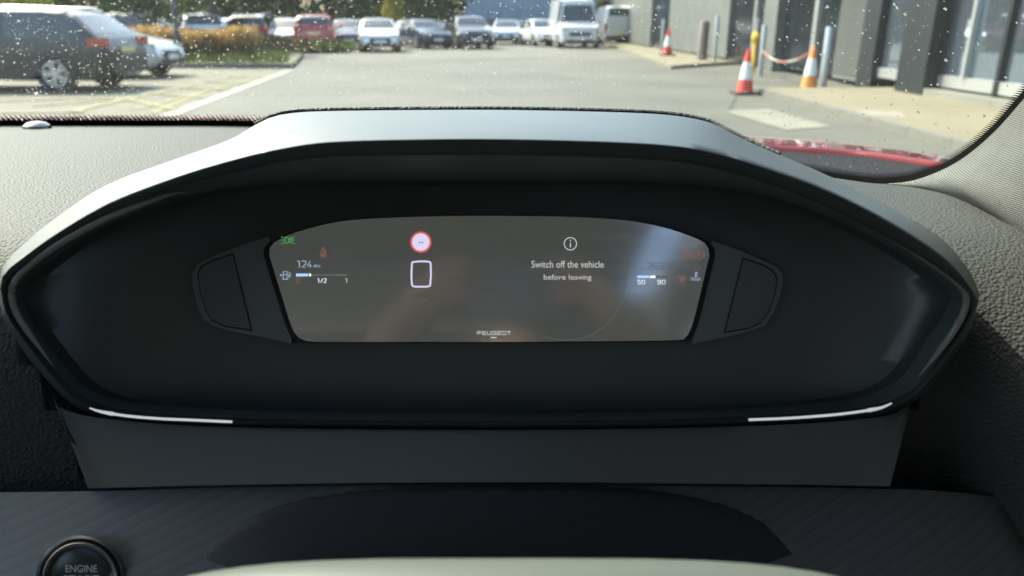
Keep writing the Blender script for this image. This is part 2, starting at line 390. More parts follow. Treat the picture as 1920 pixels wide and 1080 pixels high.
def crown_mesh(seed, lobes, nleaf, size):
    r = random.Random(seed); mb = MB(); tot = sum(l[1][0] * l[1][1] * l[1][2] for l in lobes)
    for c, rad in lobes:
        c = Vector(c)
        for _ in range(int(nleaf * rad[0] * rad[1] * rad[2] / tot)):
            v = rv(r); v = v.normalized() * (v.length ** .45) * r.uniform(.82, 1.08)
            p = c + Vector((v.x * rad[0], v.y * rad[1], v.z * rad[2]))
            if p.z < .05: continue
            a = rv(r).normalized(); b = a.cross(rv(r)).normalized(); s = size * r.uniform(.6, 1.5)
            mb.poly([p - a * s, p - b * s * .55, p + a * s, p + b * s * .55])
    return mb
def tree(name, x, y, h, w, m, seed, label, group=None, low=.3, nleaf=4200, size=.13, trunk_h=None):
    t = empty(name, (x, y, 0), label=label, cat='tree' if name != 'shrub' else 'shrub', group=group)
    r = random.Random(seed); lobes = []
    n = 9
    for k in range(n):
        a = r.uniform(0, 6.28); q = r.uniform(.1, .62) * w
        lobes.append(((q * math.cos(a), q * math.sin(a), low + (h - low) * (k + .6) / n * .92), (w * r.uniform(.38, .6), w * r.uniform(.38, .6), (h - low) * r.uniform(.14, .22))))
    mb = MB(); pth = [(0, 0, 0), (.05, .02, h * .25), (-.04, .05, h * .5), (.05, 0, h * .8)]
    mb.tube(pth, .1, 8, rad=[.022 * h + .05, .018 * h + .03, .014 * h, .01])
    for k in range(5):
        a = r.uniform(0, 6.28); z0 = h * r.uniform(.25, .6)
        mb.tube([(0, 0, z0), (.3 * w * math.cos(a), .3 * w * math.sin(a), z0 + h * .1), (.62 * w * math.cos(a), .62 * w * math.sin(a), z0 + h * .22)], .05, 6, rad=[.05 + .004 * h, .035, .012])
    mb.build('trunk', M_BARK, t)
    crown_mesh(seed, lobes, nleaf, size).build('crown', m, t, smooth=False)
    return t
desc = ['tall dark green tree in the row behind the parked cars', 'bushy mid green tree in the row behind the parked cars']
rt = random.Random(11)
for k, px in enumerate(range(-620, 900, 92)):
    Y = rt.uniform(50, 60); X = (px - 960) / FPX * Y
    kind = rt.random() < .45
    near = [w_ for a_, w_ in ((24, 'behind the grey estate car roof'), (116, 'behind the grey estate car tail'), (208, 'behind the white hatchback'), (300, 'behind the tree with the dark trunk'), (392, 'behind the white high roofed car'), (484, 'behind the black car with roof rails'), (576, 'behind the white car beside the red car'), (668, 'behind the dark blue car next to the red car'), (760, 'behind the silver hatchback'), (852, 'behind the black car, next to the warehouse')) if abs(a_ - px) < 10]
    kn = 'bushy mid green tree' if kind else 'tall dark green tree'
    tree('broadleaf_tree', X, Y, rt.uniform(6.5, 9), rt.uniform(2.4, 3.2), L_MID if kind else L_DARK, 100 + k, f'{kn} {near[0]}' if near else f'{kn} beyond the cars, past the grey estate car', 'trees behind the car park', low=.1)
for k in range(12):   # second line closing the gaps
    Y = 66 + (k % 2) * 3; X = -56 + k * 4.5
    tree('broadleaf_tree', X, Y, rt.uniform(8, 10), 4.4, L_DARK, 140 + k, 'dark tree in the rear line, glimpsed between nearer trees', 'trees of the rear line', low=.1, nleaf=5200, size=.22)
tree('shrub', (752 - 960) / FPX * 44, 44, 3.4, .95, L_YEL, 201, 'yellow green shrub above the silver hatchback', low=1.5, nleaf=1500, size=.09)
tree('shrub', (85 - 960) / FPX * 26, 26, 3.6, 1.5, L_YEL, 202, 'yellow green shrub behind the grey estate car', low=1.7, nleaf=1500, size=.09)
tree('broadleaf_tree', (1122 - 960) / FPX * 56, 56, 4.2, .7, L_MID, 203, 'small green tree behind the silver van', low=2.0, nleaf=900, size=.1)
tree('broadleaf_tree', (300 - 960) / FPX * 31, 31, 7, 2.6, L_DARK, 204, 'dark trunked tree beside the planting bed', low=2.0, nleaf=3500, size=.12)
tree('broadleaf_tree', (430 - 960) / FPX * 33, 33, 6.5, 2.2, L_MID, 205, 'green tree leaning over the golden grasses', low=2.1, nleaf=3000, size=.12)

# planting bed with kerb
bed = [(-6.3, 22.3), (-25, 23.2), (-25, 35), (-10.8, 37), (-8.0, 30)]
o = MB().prism([(x, y, .12) for x, y in bed], [(x, y, -.05) for x, y in bed]).build('planting_bed', M_SOIL, smooth=False); o['kind'] = 'structure'
kb2 = empty('bed_kerb', (-6.3, 22.3, 0), kind='structure'); kme = None
for k in range(20):
    if kme is None: o = MB().box((-.45, 0, .06), (.446, .06, .08)).build('kerb_stone', M_KERB, kb2, smooth=False); kme = o.data
    else: o = bpy.data.objects.new('kerb_stone', kme); link(o, kb2)
    o.location = (-k * .9, -.08 + k * .043, 0); o.rotation_euler.z = -.048
def grass_mesh(seed, n, h, spread, wd, droop=.5):
    r = random.Random(seed); mb = MB()
    for _ in range(n):
        a = r.uniform(0, 6.28); b = r.uniform(0, spread * .35); hh = h * r.uniform(.6, 1.08); o = r.uniform(.15, 1) * spread
        p0 = Vector((b * math.cos(a), b * math.sin(a), 0)); d = Vector((math.cos(a + r.uniform(-.5, .5)), math.sin(a + r.uniform(-.5, .5)), 0))
        n_ = d.cross(Vector((0, 0, 1))) * wd
        p1 = p0 + d * o * .35 + Vector((0, 0, hh * .6)); p2 = p0 + d * o * .75 + Vector((0, 0, hh * .95)); p3 = p0 + d * o * 1.05 + Vector((0, 0, hh * (1 - .25 * droop)))
        mb.grid([[p0 - n_ * .5, p0 + n_ * .5], [p1 - n_, p1 + n_], [p2 - n_ * 1.3, p2 + n_ * 1.3], [p3 - n_ * .4, p3 + n_ * .4]])
    return mb
rg = random.Random(21)
gold = [(268, 84), (292, 88), (318, 92), (345, 95), (372, 96), (396, 97), (420, 96), (440, 98), (462, 96), (482, 92), (250, 80), (332, 86), (408, 88), (450, 88)]
for k, (px, hh) in enumerate(gold):
    Y = 24.5 + (k % 3) * .9 + rg.uniform(-.3, .3); X = (px - 960) / FPX * Y * 1.0
    t = empty('ornamental_grass', (X, Y, .12), label='golden ornamental grass tuft in the planting bed', cat='grass', group='golden grasses in the bed')
    grass_mesh(300 + k, 420, 1.0 * rg.uniform(.85, 1.1), .55, .011).build('plume_blades', L_GOLD, t, smooth=False)
    grass_mesh(330 + k, 160, .55, .5, .012).build('leaf_blades', L_GRN, t, smooth=False)
mb = MB(); rr = random.Random(5)
for _ in range(5200):
    X = rr.uniform(-16.5, -6.7); Y = rr.uniform(22.6, 27.5)
    if X > -6.4 - (Y - 22) * .25: continue
    h = rr.uniform(.1, .34); a = rr.uniform(0, 6.28); d = Vector((math.cos(a), math.sin(a), 0)); p = Vector((X, Y, .12)); n_ = d.cross(Vector((0, 0, 1))) * .02
    mb.poly([p - n_, p + n_, p + d * h * .5 + Vector((0, 0, h))])
tag(mb.build('low_bed_grass', L_GRN, smooth=False), 'short green ground cover along the front of the bed', 'grass', kind='stuff')
for k, (px, Y, w, h) in enumerate([(500, 30, 1.2, .85), (530, 32, 1.2, .8), (560, 33, 1.3, .7), (600, 34, 1.3, .6), (640, 34.5, 1.1, .55), (470, 29, 1.0, .8)]):
    t = empty('low_shrub', ((px - 960) / FPX * Y, Y, .02), label='low brown green shrub in front of the red car' if px > 540 else 'low brown shrub beside the golden grasses', cat='shrub', group='low shrubs by red car' if px > 540 else 'low brown shrubs')
    crown_mesh(400 + k, [((0, 0, h * .45), (w, .8, h * .5)), ((.3, .2, h * .5), (w * .6, .6, h * .5))], 900, .06).build('foliage', L_BRN if px < 570 else L_GRN, t, smooth=False)
    MB().tube([(0, 0, 0), (.02, 0, h * .5)], .03, 6).build('stem', M_BARK, t)
# dark lamp post in the bed
t = empty('lamp_post', ((365 - 960) / FPX * 24.2, 24.2, .1), label='dark lamp post rising from the golden grasses', cat='lamp post')
MB().lathe([(.1, 0), (.1, .9), (.066, .95), (.06, 4.6)], 14).build('post', mat('dark_post_paint', (.02, .022, .024), .4), t)
MB().lathe([(.14, -.02), (.14, .02)], 14).build('base_plate', MATS['dark_post_paint'], t)
MB().box((.3, 0, 4.68), (.42, .09, .05)).build('lamp_head', MATS['dark_post_paint'], t, smooth=False)

# ------------------------------------------------------------------ VEHICLES
M_TYRE = mat('tyre_rubber', (.018, .018, .018), .75); M_RIM = mat('alloy_rim', (.55, .56, .57), .3, .8); M_PLASTIC = mat('black_plastic', (.018, .019, .02), .5)
M_CARGLASS = mat('car_window_glass', (.02, .03, .032), .04, 0, .9)
M_TAIL = mat('tail_lamp_red', (.38, .015, .018), .15, coat=.8); M_HEAD = mat('head_lamp_glass', (.62, .66, .68), .08, .6, coat=1)
M_PLATEW = mat('white_plate', (.75, .75, .72), .4); M_PLATEY = mat('yellow_plate', (.72, .62, .28), .4)
def paint(name, col, metal=.3): return mat('paint_' + name, col, .28, metal, .5, coat=1.0, coat_rough=.04)
SHAPES = {
 'hatch': dict(L=4.1, W=.89, top=[(0, .52), (.008, .62), (.03, .74), (.08, .83), (.2, .93), (.27, 1.0), (.40, 1.33), (.46, 1.42), (.56, 1.465), (.75, 1.45), (.88, 1.40), (.925, 1.32), (.965, 1.05), (.985, .9), (1, .75)], belt=.95, ws=(.27, .455), rw=(.89, .965), axle=(.19, .81), r=.32, side=(.31, .92)),
 'estate': dict(L=4.65, W=.915, top=[(0, .5), (.008, .6), (.03, .72), (.08, .81), (.2, .92), (.26, .98), (.38, 1.33), (.44, 1.42), (.55, 1.475), (.75, 1.465), (.84, 1.435), (.88, 1.365), (.955, 1.06), (.985, .93), (1, .72)], belt=.96, ws=(.26, .43), rw=(.872, .955), axle=(.185, .795), r=.335, side=(.30, .90)),
 'suv': dict(L=4.4, W=.92, top=[(0, .6), (.008, .72), (.025, .87), (.08, .97), (.2, 1.06), (.26, 1.12), (.37, 1.48), (.43, 1.57), (.55, 1.63), (.78, 1.61), (.9, 1.55), (.94, 1.45), (.975, 1.12), (.99, .98), (1, .8)], belt=1.06, ws=(.26, .42), rw=(.905, .97), axle=(.19, .81), r=.36, side=(.30, .93)),
 'van': dict(L=5.4, W=.98, top=[(0, .6), (.006, .8), (.02, 1.0), (.07, 1.12), (.13, 1.2), (.16, 1.28), (.27, 1.95), (.3, 2.08), (.36, 2.2), (.6, 2.24), (.95, 2.22), (.985, 2.12), (.995, 1.6), (1, .7)], belt=1.2, ws=(.16, .285), rw=(.986, .994), axle=(.16, .79), r=.34, side=(.2, .36)),
 'camper': dict(L=6.0, W=1.06, top=[(0, .6), (.005, .85), (.015, 1.05), (.05, 1.15), (.09, 1.22), (.11, 1.3), (.16, 2.1), (.17, 2.3), (.19, 2.42), (.3, 2.5), (.95, 2.5), (.99, 2.42), (.997, 1.6), (1, .7)], belt=1.25, ws=(.11, .162), rw=(.991, .996), axle=(.14, .75), r=.35, side=(.14, .27)),
}
def car(name, kind, x, y, heading, pm, label, group=None, rails=False, detail=True):
    """heading: world angle of the nose direction. Local +x is the nose."""
    sp = SHAPES[kind]; L, W = sp['L'], sp['W']; belt = sp['belt']
    t = empty(name, (x, y, 0), heading, label=label, cat='van' if kind in ('van', 'camper') else 'car', group=group)
    ss = sorted(set([a for a, _ in sp['top']] + [i / 44 for i in range(45)] + list(sp['ws']) + list(sp['rw']) + list(sp['side'])))
    rows = []
    for s in ss:
        zt = lerp(sp['top'], s); end = min(s, 1 - s)
        wx = W * (1 - .16 * max(0, 1 - end / .07) ** 2 - .03 * max(0, 1 - end / .25))
        zl = .22 + .16 * max(0, 1 - end / .05)
        zb = min(belt, zt - .035); gh = max(0, zt - zb)
        wr = wx * (.985 - .36 * min(1, gh / .8) * (.5 if kind in ('van', 'camper') else 1))
        xx = L / 2 - s * L
        half = [(wx * .86, zl), (wx * .975, zl + .08), (wx, zl + (zb - zl) * .5), (wx * .995, zl + (zb - zl) * .8), (wx * .965, zb), (wr, zt - .055 * min(1, gh / .2)), (wr - .10, zt - .012 * min(1, gh / .2)), (wr * .45, zt + .004)]
        rows.append([(xx, a, b) for a, b in half] + [(xx, 0, zt + .008)] + [(xx, -a, b) for a, b in reversed(half)])
    n = len(rows[0]); body = MB(); gside = [MB(), MB(), MB(), MB()]; gws = MB(); grw = MB()
    mid = (sp['side'][0] + sp['side'][1]) / 2 + (.0 if kind not in ('van', 'camper') else 9)
    for i in range(len(rows) - 1):
        sm = (ss[i] + ss[i + 1]) / 2; zt = lerp(sp['top'], sm)
        for j in range(n - 1):
            q = [rows[i][j], rows[i][j + 1], rows[i + 1][j + 1], rows[i + 1][j]]; tgt = body
            if j in (4, n - 6) and sp['side'][0] < sm < sp['side'][1] and zt - belt > .22 and abs(sm - mid) > .013:
                tgt = gside[(0 if j == 4 else 2) + (0 if sm < mid else 1)]
            elif 6 <= j <= n - 8 and sp['ws'][0] < sm < sp['ws'][1]: tgt = gws
            elif 6 <= j <= n - 8 and sp['rw'][0] < sm < sp['rw'][1]: tgt = grw
            tgt.poly(q)
    body.poly(rows[0]); body.poly(list(reversed(rows[-1])))
    body.poly([r[0] for r in rows] + [r[-1] for r in reversed(rows)])
    body.build('body', pm, t, weld=True, angle=35)
    for g in gside:
        if g.f: g.build('side_window', M_CARGLASS, t, weld=True)
    gws.build('windscreen', M_CARGLASS, t, weld=True); grw.build('rear_window', M_CARGLASS, t, weld=True)
    def xs(z, front=True):
        tp = sp['top'] if front else [(1 - a, b) for a, b in reversed(sp['top'])]
        for (a, b), (c, d) in zip(tp, tp[1:]):
            if b <= z <= d: s = a + (c - a) * (z - b) / (d - b); return (L / 2 - s * L) * (1 if front else -1)
        return L / 2 * (1 if front else -1)
    # wheels
    r = sp['r']
    for ax in sp['axle']:
        for sd in (-1, 1):
            c = (L / 2 - ax * L, sd * (W - .10), r)
            w = empty('wheel', c); w.parent = t
            MB().lathe([(r * .62, -.1), (r * .92, -.115), (r, -.08), (r, .08), (r * .92, .115), (r * .62, .1)], 24, axis='y').build('tyre', M_TYRE, w)
            rm = MB().lathe([(r * .68, .118 * sd), (r * .62, .118 * sd), (r * .58, .07 * sd)], 24, axis='y', cap=False)
            for k in range(10):
                a = 2 * math.pi * (k // 2 + (.16 if k % 2 else -.16)) / 5
                rm.box((r * .36 * math.cos(a), .108 * sd, r * .36 * math.sin(a)), (r * .27, .012, r * .05), (Vector((math.cos(a), 0, math.sin(a))), Vector((0, 1, 0)), Vector((-math.sin(a), 0, math.cos(a)))))
            rm.lathe([(r * .16, .10 * sd), (r * .13, .125 * sd)], 14, axis='y')
            rm.build('rim', M_RIM, w)
            MB().lathe([(r * .6, .04 * sd), (r * .59, .041 * sd)], 20, axis='y').build('brake_disc', M_PLASTIC, w)
            # dark wheel arch liner just proud of the flank
            MB().lathe([(r * 1.14, 0), (r * 1.14, .013)], 24, c=(c[0], sd * (W + .001) - (.013 if sd < 0 else 0), r + .015), axis='y').build('wheel_arch', M_PLASTIC, t)
            w.location.y = sd * (W - .085)
    hz = belt * .76
    for sd in (-1, 1):
        z = hz
        MB().box((xs(z) - .10, sd * W * .68, z), (.125, W * .21, .055), (Vector((1, -.32 * sd, -.12)).normalized(), Vector((.32 * sd, 1, 0)).normalized(), Vector((.12, 0, 1)).normalized())).build('headlight', M_HEAD, t, smooth=False)
        z = belt * (.92 if kind not in ('van', 'camper') else .85)
        if kind in ('van', 'camper'):
            MB().box((-L / 2 + .03, sd * W * .80, z), (.05, .07, .2)).build('tail_light', M_TAIL, t, smooth=False)
        else:
            MB().box((xs(z, False) + .14, sd * W * .73, z), (.19, W * .20, .075), (Vector((1, .42 * sd, -.06)).normalized(), Vector((-.42 * sd, 1, 0)).normalized(), Vector((.06, 0, 1)).normalized())).build('tail_light', M_TAIL, t, smooth=False)
        MB().lathe([(.03, -.10), (.075, -.06), (.085, .03), (.05, .1)], 10, c=(L / 2 - L * (sp['ws'][0] + .06), sd * (W + .09), belt + .05), axis='y').build('mirror', pm, t)
    MB().box((xs(hz * .78) - .02, 0, hz * .74), (.05, W * .52, .085)).build('grille', M_PLASTIC, t, smooth=False)
    MB().box((L / 2 - .06, 0, .36), (.08, W * .66, .07)).build('lower_intake', M_PLASTIC, t, smooth=False)
    MB().box((L / 2 + .026, 0, .47), (.008, .26, .056)).build('number_plate', M_PLATEW, t, smooth=False)
    zr = belt * (.78 if kind not in ('van', 'camper') else .55)
    MB().box((xs(zr, False) - .012, 0, zr), (.012, .26, .056)).build('number_plate', M_PLATEY, t, smooth=False)
    MB().box((-L / 2 + .05, 0, .42), (.075, W * .72, .11)).build('rear_bumper_trim', M_PLASTIC, t, smooth=False)
    if kind in ('estate', 'suv', 'hatch'):
        MB().box((-L / 2 + .075, 0, .60), (.07, W * .70, .012)).build('bumper_chrome', M_RIM, t, smooth=False)
        for sd in (-1, 1):
            MB().box((0, sd * (W + .002), .30), (L * .30, .012, .06)).build('sill', M_PLASTIC, t, smooth=False)
    if rails:
        for sd in (-1, 1):
            zr_ = lerp(sp['top'], .6); wr_ = W * .80
            MB().tube([(L * .10, sd * wr_ * .86, zr_ - .05), (L * .05, sd * wr_ * .86, zr_ + .04), (-L * .3, sd * wr_ * .86, zr_ + .02), (-L * .35, sd * wr_ * .86, zr_ - .05)], .018, 8).build('roof_rail', M_RIM, t)
    return t
GREY = mat('paint_graphite', (.030, .033, .033), .35, .2, .4, coat=.35, coat_rough=.06); WHITE = paint('white', (.60, .61, .60), 0); RED = paint('red', (.36, .012, .016), .1); SILVER = paint('silver', (.48, .51, .53), .7)
BLACK = paint('black', (.012, .013, .016), .2); NAVY = paint('navy', (.02, .035, .07), .4); DGREY = paint('dark_grey', (.05, .055, .06), .5); PALE = paint('pale_silver', (.60, .63, .64), .5)
GRP = 'cars parked in the far row'
def at(px, d): return ((px - 960) / FPX * d, d)
car('estate_car', 'estate', -7.42 - 4.65 / 2, 15.15, math.pi, GREY, 'dark grey estate car parked side on over yellow hatching, red tail lamp showing', rails=True)
car('hatchback_car', 'hatch', -8.15 - 4.1 / 2, 18.75, 0, WHITE, 'white hatchback nosing out behind the dark grey estate car')
car('parked_car', 'suv', *at(292, 31), R(100), DGREY, 'dark parked car with red lamp behind the white hatchback')
car('parked_car', 'hatch', *at(318, 36), R(80), WHITE, 'white parked car beside the dark lamp post, over the golden grasses')
car('parked_car', 'suv', *at(402, 34), R(120), WHITE, 'white high roofed car with dark rear window behind the golden grasses')
car('parked_car', 'hatch', *at(456, 38), R(85), WHITE, 'white small car half hidden between white high roofed car and black car')
car('parked_car', 'suv', *at(508, 36.5), R(96), BLACK, 'black high roofed car with pale roof rails, left of a white car', rails=True)
car('parked_car', 'hatch', *at(556, 37.5), R(-85), WHITE, 'white car with shining headlamp beside the red car')
car('parked_car', 'suv', *at(615, 36.5), R(100), RED, 'red high roofed car seen from behind, parked in the far row')
car('parked_car', 'hatch', *at(672, 40), R(-80), NAVY, 'dark blue car between red car and silver hatchback')
car('parked_car', 'hatch', *at(722, 36.5), R(-78), PALE, 'silver hatchback facing the lane, front grille dark')
car('parked_car', 'hatch', *at(800, 41), R(-60), NAVY, 'dark blue low car right of the silver hatchback')
car('parked_car', 'suv', *at(882, 41), R(-75), DGREY, 'dark grey car beside the timber fence, facing the lane')
car('parked_car', 'hatch', *at(842, 46), R(-80), BLACK, 'black car between dark blue low car and dark grey car')
car('parked_car', 'hatch', *at(950, 50), R(-90), SILVER, 'grey car in front of the timber fence')
car('parked_car', 'hatch', *at(985, 54), R(-90), DGREY, 'small dark car at the far end of the timber fence')
car('parked_car', 'hatch', *at(1012, 46), R(-75), WHITE, 'white car tucked beside the white camper van')
car('camper_van', 'camper', *at(1066, 43.5), R(-86), WHITE, 'white camper van facing the lane, tall flat cab')
car('panel_van', 'van', *at(1136, 50), R(92), SILVER, 'silver panel van seen from behind beside the showroom')
# ------------------------------------------------------------------ STREET FURNITURE
M_CONER = mat('cone_red', (.62, .045, .03), .5, var=.12, vscale=12); M_CONEO = mat('cone_orange', (.72, .24, .03), .5, var=.12, vscale=12); M_CONEW = mat('cone_white_sleeve', (.68, .72, .72), .35, var=.08, vscale=15)
M_STEEL = mat('stainless_post', (.42, .44, .45), .3, .8, var=.1, vscale=9); M_YELLOW = mat('yellow_plastic', (.72, .45, .02), .4)
def cone(px, py, h, colm, label, base_z=0.0, tilt=0):
    p = G(px, py, base_z); t = empty('traffic_cone', (p.x, p.y, base_z), label=label, cat='cone')
    k = h / .75
    MB().box((0, 0, .022 * k), (.2 * k, .2 * k, .022 * k)).build('base', M_TYRE, t, smooth=False)
    def rad(z): return (.145 - .115 * z / .73) * k
    def seg(z0, z1, m, nm, e=0):
        MB().lathe([(rad(z0) + e, z0 * k), (rad(z1) + e, z1 * k)], 24).build(nm, m, t)
    seg(.046, .25, colm, 'lower_body'); seg(.2505, .53, M_CONEW, 'reflective_sleeve', .004); seg(.5305, .73, colm, 'tip')
    t.rotation_euler.z = tilt
cone(1251, 104, .98, M_CONER, 'slim red and white cone on the far pavement', KZ)
cone(1396, 177, .80, M_CONER, 'red and white cone standing on the lane beside the yellow post')
cone(1516, 170, .84, M_CONEO, 'orange and white cone by the steel bollard', .0)
def bollard(px, py, h, r, m, label, name='bollard', z=0, cap=True, group=None):
    p = G(px, py, z); t = empty(name, (p.x, p.y, z), label=label, cat='bollard', group=group)
    MB().lathe([(r, 0), (r, h - .03), (r * .9, h - .006), (r * .5, h)], 20).build('post', m, t)
    MB().lathe([(r * 1.8, 0), (r * 1.8, .012), (r * 1.1, .016)], 20).build('foot_plate', m, t)
    return t
bollard(1541, 167, 1.15, .075, M_STEEL, 'stout steel bollard next to the orange cone')
bollard(1424, 143, 1.18, .06, M_STEEL, 'thin steel bollard just right of the yellow post')
t = bollard(1411, 138, 1.05, .055, M_YELLOW, 'yellow capped post behind the red cone', 'barrier_post')
MB().lathe([(.05, .74), (.105, .8), (.115, .87), (.1, .95), (.04, .99)], 18).build('knob', M_YELLOW, t)
MB().lathe([(.05, .96), (.048, 1.35)], 14).build('tube', M_STEEL, t)
bollard(1338, 121, 1.45, .06, M_STEEL, 'steel bollard at the corner of the far pavement')
bollard(1316, 112, 1.2, .16, mat('brown_bin', (.16, .13, .11), .6), 'broad brown waste bin against the grey cladding', 'waste_bin', KZ)
bollard(1240, 97, 1.3, .06, M_STEEL, 'steel post behind the slim far cone', z=KZ)
# barrier chain
a = G(1424, 143); a.z = .60; b = G(1516, 170); b.z = .74
t = empty('barrier_chain', (a.x, a.y, a.z), label='red and white barrier chain sagging between bollard and orange cone', cat='chain')
mr_, mw_ = MB(), MB(); N = 26
pts = [a.lerp(b, i / N) - Vector((0, 0, .24 * (1 - (2 * i / N - 1) ** 2))) - a for i in range(N + 1)]
for i in range(N):
    (mr_ if (i // 5) % 2 == 0 else mw_).tube([pts[i], pts[i + 1]], .02, 6)
mr_.build('red_links', mat('faded_red_plastic', (.30, .10, .075), .6), t); mw_.build('white_links', mat('faded_white_plastic', (.34, .33, .30), .6), t)

# ------------------------------------------------------------------ THE CAR WE SIT IN
me_car = empty('host_car', (-.37, .3, 0), label='red car seen from its driver seat, black dashboard with lit instrument display and dusty windscreen', cat='car')
CARINV = Matrix.Translation((.37, -.3, 0))
def part(mb, name, m, parent=me_car, label=None, **k):
    mb.v = [tuple(CARINV @ Vector(v)) for v in mb.v]
    return mb.build(name, m, parent, label=label, **k)
M_GRAIN = mat('grained_soft_plastic', (.052, .054, .050), .62, 0, .12, bump=('leather', 520, .0008))
M_GRAIN2 = mat('grained_hood_cover', (.055, .06, .062), .6, 0, .22, bump=('leather', 520, .0009))
M_HOOD = mat('smooth_hood_plastic', (.035, .044, .044), .44, 0, .36, bump=('noise', 1400, .00012), var=.06, vscale=25)
M_INNER = mat('inner_matt_black', (.10, .125, .13), .5, 0, .4)
M_BACK = mat('gloss_black_panel', (.058, .068, .066), .34, 0, .5)
M_LOWER = mat('satin_lower_panel', (.080, .083, .076), .38, 0, .45)
M_CARBON = mat('carbon_weave_trim', (.048, .051, .049), .40, 0, .45, bump=('carbon', 66, .0008))
M_GAP = mat('shadow_gap_black', (.004, .004, .005), .7)
M_FABRIC = mat('pillar_fabric', (.15, .155, .145), .9, 0, .2, bump=('weave', 260, .0012), var=.08, vscale=40)
M_HEADLINER = mat('headliner_fabric', (.76, .72, .64), .95, 0, .1, bump=('noise', 400, .001))
M_CHROME = mat('glowing_chrome_white', (.8, .82, .82), .25, 0, .5, emit=((.93, .97, 1.0), .10))  # slight glow put in for the reflections this shaded chrome lacks
M_FRIT = mat('black_frit', (.004, .004, .005), .35)
M_BODYRED = mat('paint_host_red', (.27, .016, .03), .3, .3, .5, coat=1.0)

# --- windscreen surface
XC = -.37; TR = math.tan(R(33))
def y0(X):
    q = abs(X - XC); return 1.06 - .4 * q * q - 2.2 * q ** 6
def hit(px, py, off=0.0):
    r = ray(px, py); lo, hi = .1, 3.0
    def f(t):
        p = EYE + r * t; return p.y - (y0(p.x) - off - (p.z - 1.08) / TR)
    for _ in range(60):
        mid = (lo + hi) / 2
        if f(mid) < 0: lo = mid
        else: hi = mid
    return EYE + r * lo
rows = []
for i in range(25):
    z = .99 + .50 * i / 24
    rows.append([(X, y0(X) - (z - 1.08) / TR, z) for X in [XC + (-.80 + 1.6 * k / 60) * (1 - .10 * (i / 24)) for k in range(61)]])
M_WS = thin_glass('windscreen_glass', (.90, .965, .89), dust=.003, refl=.14)
ws = part(MB().grid(rows), 'windscreen', M_WS)
# --- printed border of the windscreen
C = [(-700, 236), (-300, 234), (0, 233), (250, 233), (500, 235), (960, 252), (1300, 287), (1500, 322), (1600, 338), (1660, 342), (1720, 334), (1790, 304), (1850, 258), (1900, 205), (1950, 140), (2010, 40), (2090, -110), (2200, -340)]
C = cat(C, 240)
nor = []
for i in range(len(C)):
    a = C[max(0, i - 1)]; b = C[min(len(C) - 1, i + 1)]; dx, dy = b[0] - a[0], b[1] - a[1]; l = math.hypot(dx, dy); nor.append((dy / l, -dx / l))   # towards the glass
def offc(k, off=.002): return [hit(c[0] + n[0] * k, c[1] + n[1] * k, off) for c, n in zip(C, nor)]
part(MB().grid([offc(-40), offc(-18), offc(0), offc(8)]), 'frit_band', M_FRIT, ws)
def frit_dots():
    m = bpy.data.materials.new('dotted_frit'); m.use_nodes = True; nt = m.node_tree; nt.nodes.clear()
    out = nt.nodes.new('ShaderNodeOutputMaterial'); tr = nt.nodes.new('ShaderNodeBsdfTransparent'); b = nt.nodes.new('ShaderNodeBsdfDiffuse'); b.inputs[0].default_value = (.004, .004, .005, 1)
    uv = nt.nodes.new('ShaderNodeUVMap'); sep = nt.nodes.new('ShaderNodeSeparateXYZ'); nt.links.new(uv.outputs[0], sep.inputs[0])
    def math_(op, a, b_=None):
        n = nt.nodes.new('ShaderNodeMath'); n.operation = op
        for i, v in enumerate((a, b_)):
            if v is None: continue
            if isinstance(v, (int, float)): n.inputs[i].default_value = v
            else: nt.links.new(v, n.inputs[i])
        return n.outputs[0]
    u = math_('MULTIPLY', sep.outputs[0], 1 / .0042); v = sep.outputs[1]
    fr = math_('ABSOLUTE', math_('SUBTRACT', math_('FRACT', math_('ADD', u, math_('MULTIPLY', v, 1.3))), .5))
    thr = math_('MULTIPLY_ADD', v, -.33); nt.nodes[-1].inputs[2].default_value = .36
    mask = math_('LESS_THAN', fr, thr)
    mx = nt.nodes.new('ShaderNodeMixShader'); nt.links.new(mask, mx.inputs[0]); nt.links.new(tr.outputs[0], mx.inputs[1]); nt.links.new(b.outputs[0], mx.inputs[2]); nt.links.new(mx.outputs[0], out.inputs[0])
    return m
A_, B_ = offc(8), offc(19)
dm = MB().grid([A_, B_]); arc = [0]
for p, q in zip(A_, A_[1:]): arc.append(arc[-1] + (q - p).length * (.0042 / (.0060 if p.x < 0 else .0022)))
dots = part(dm, 'frit_dots', frit_dots(), ws)
uvl = dots.data.uv_layers.new(name='UVMap')
for lp in dots.data.loops:
    k = lp.vertex_index; n = len(A_); uvl.data[lp.index].uv = (arc[k % n], k // n)

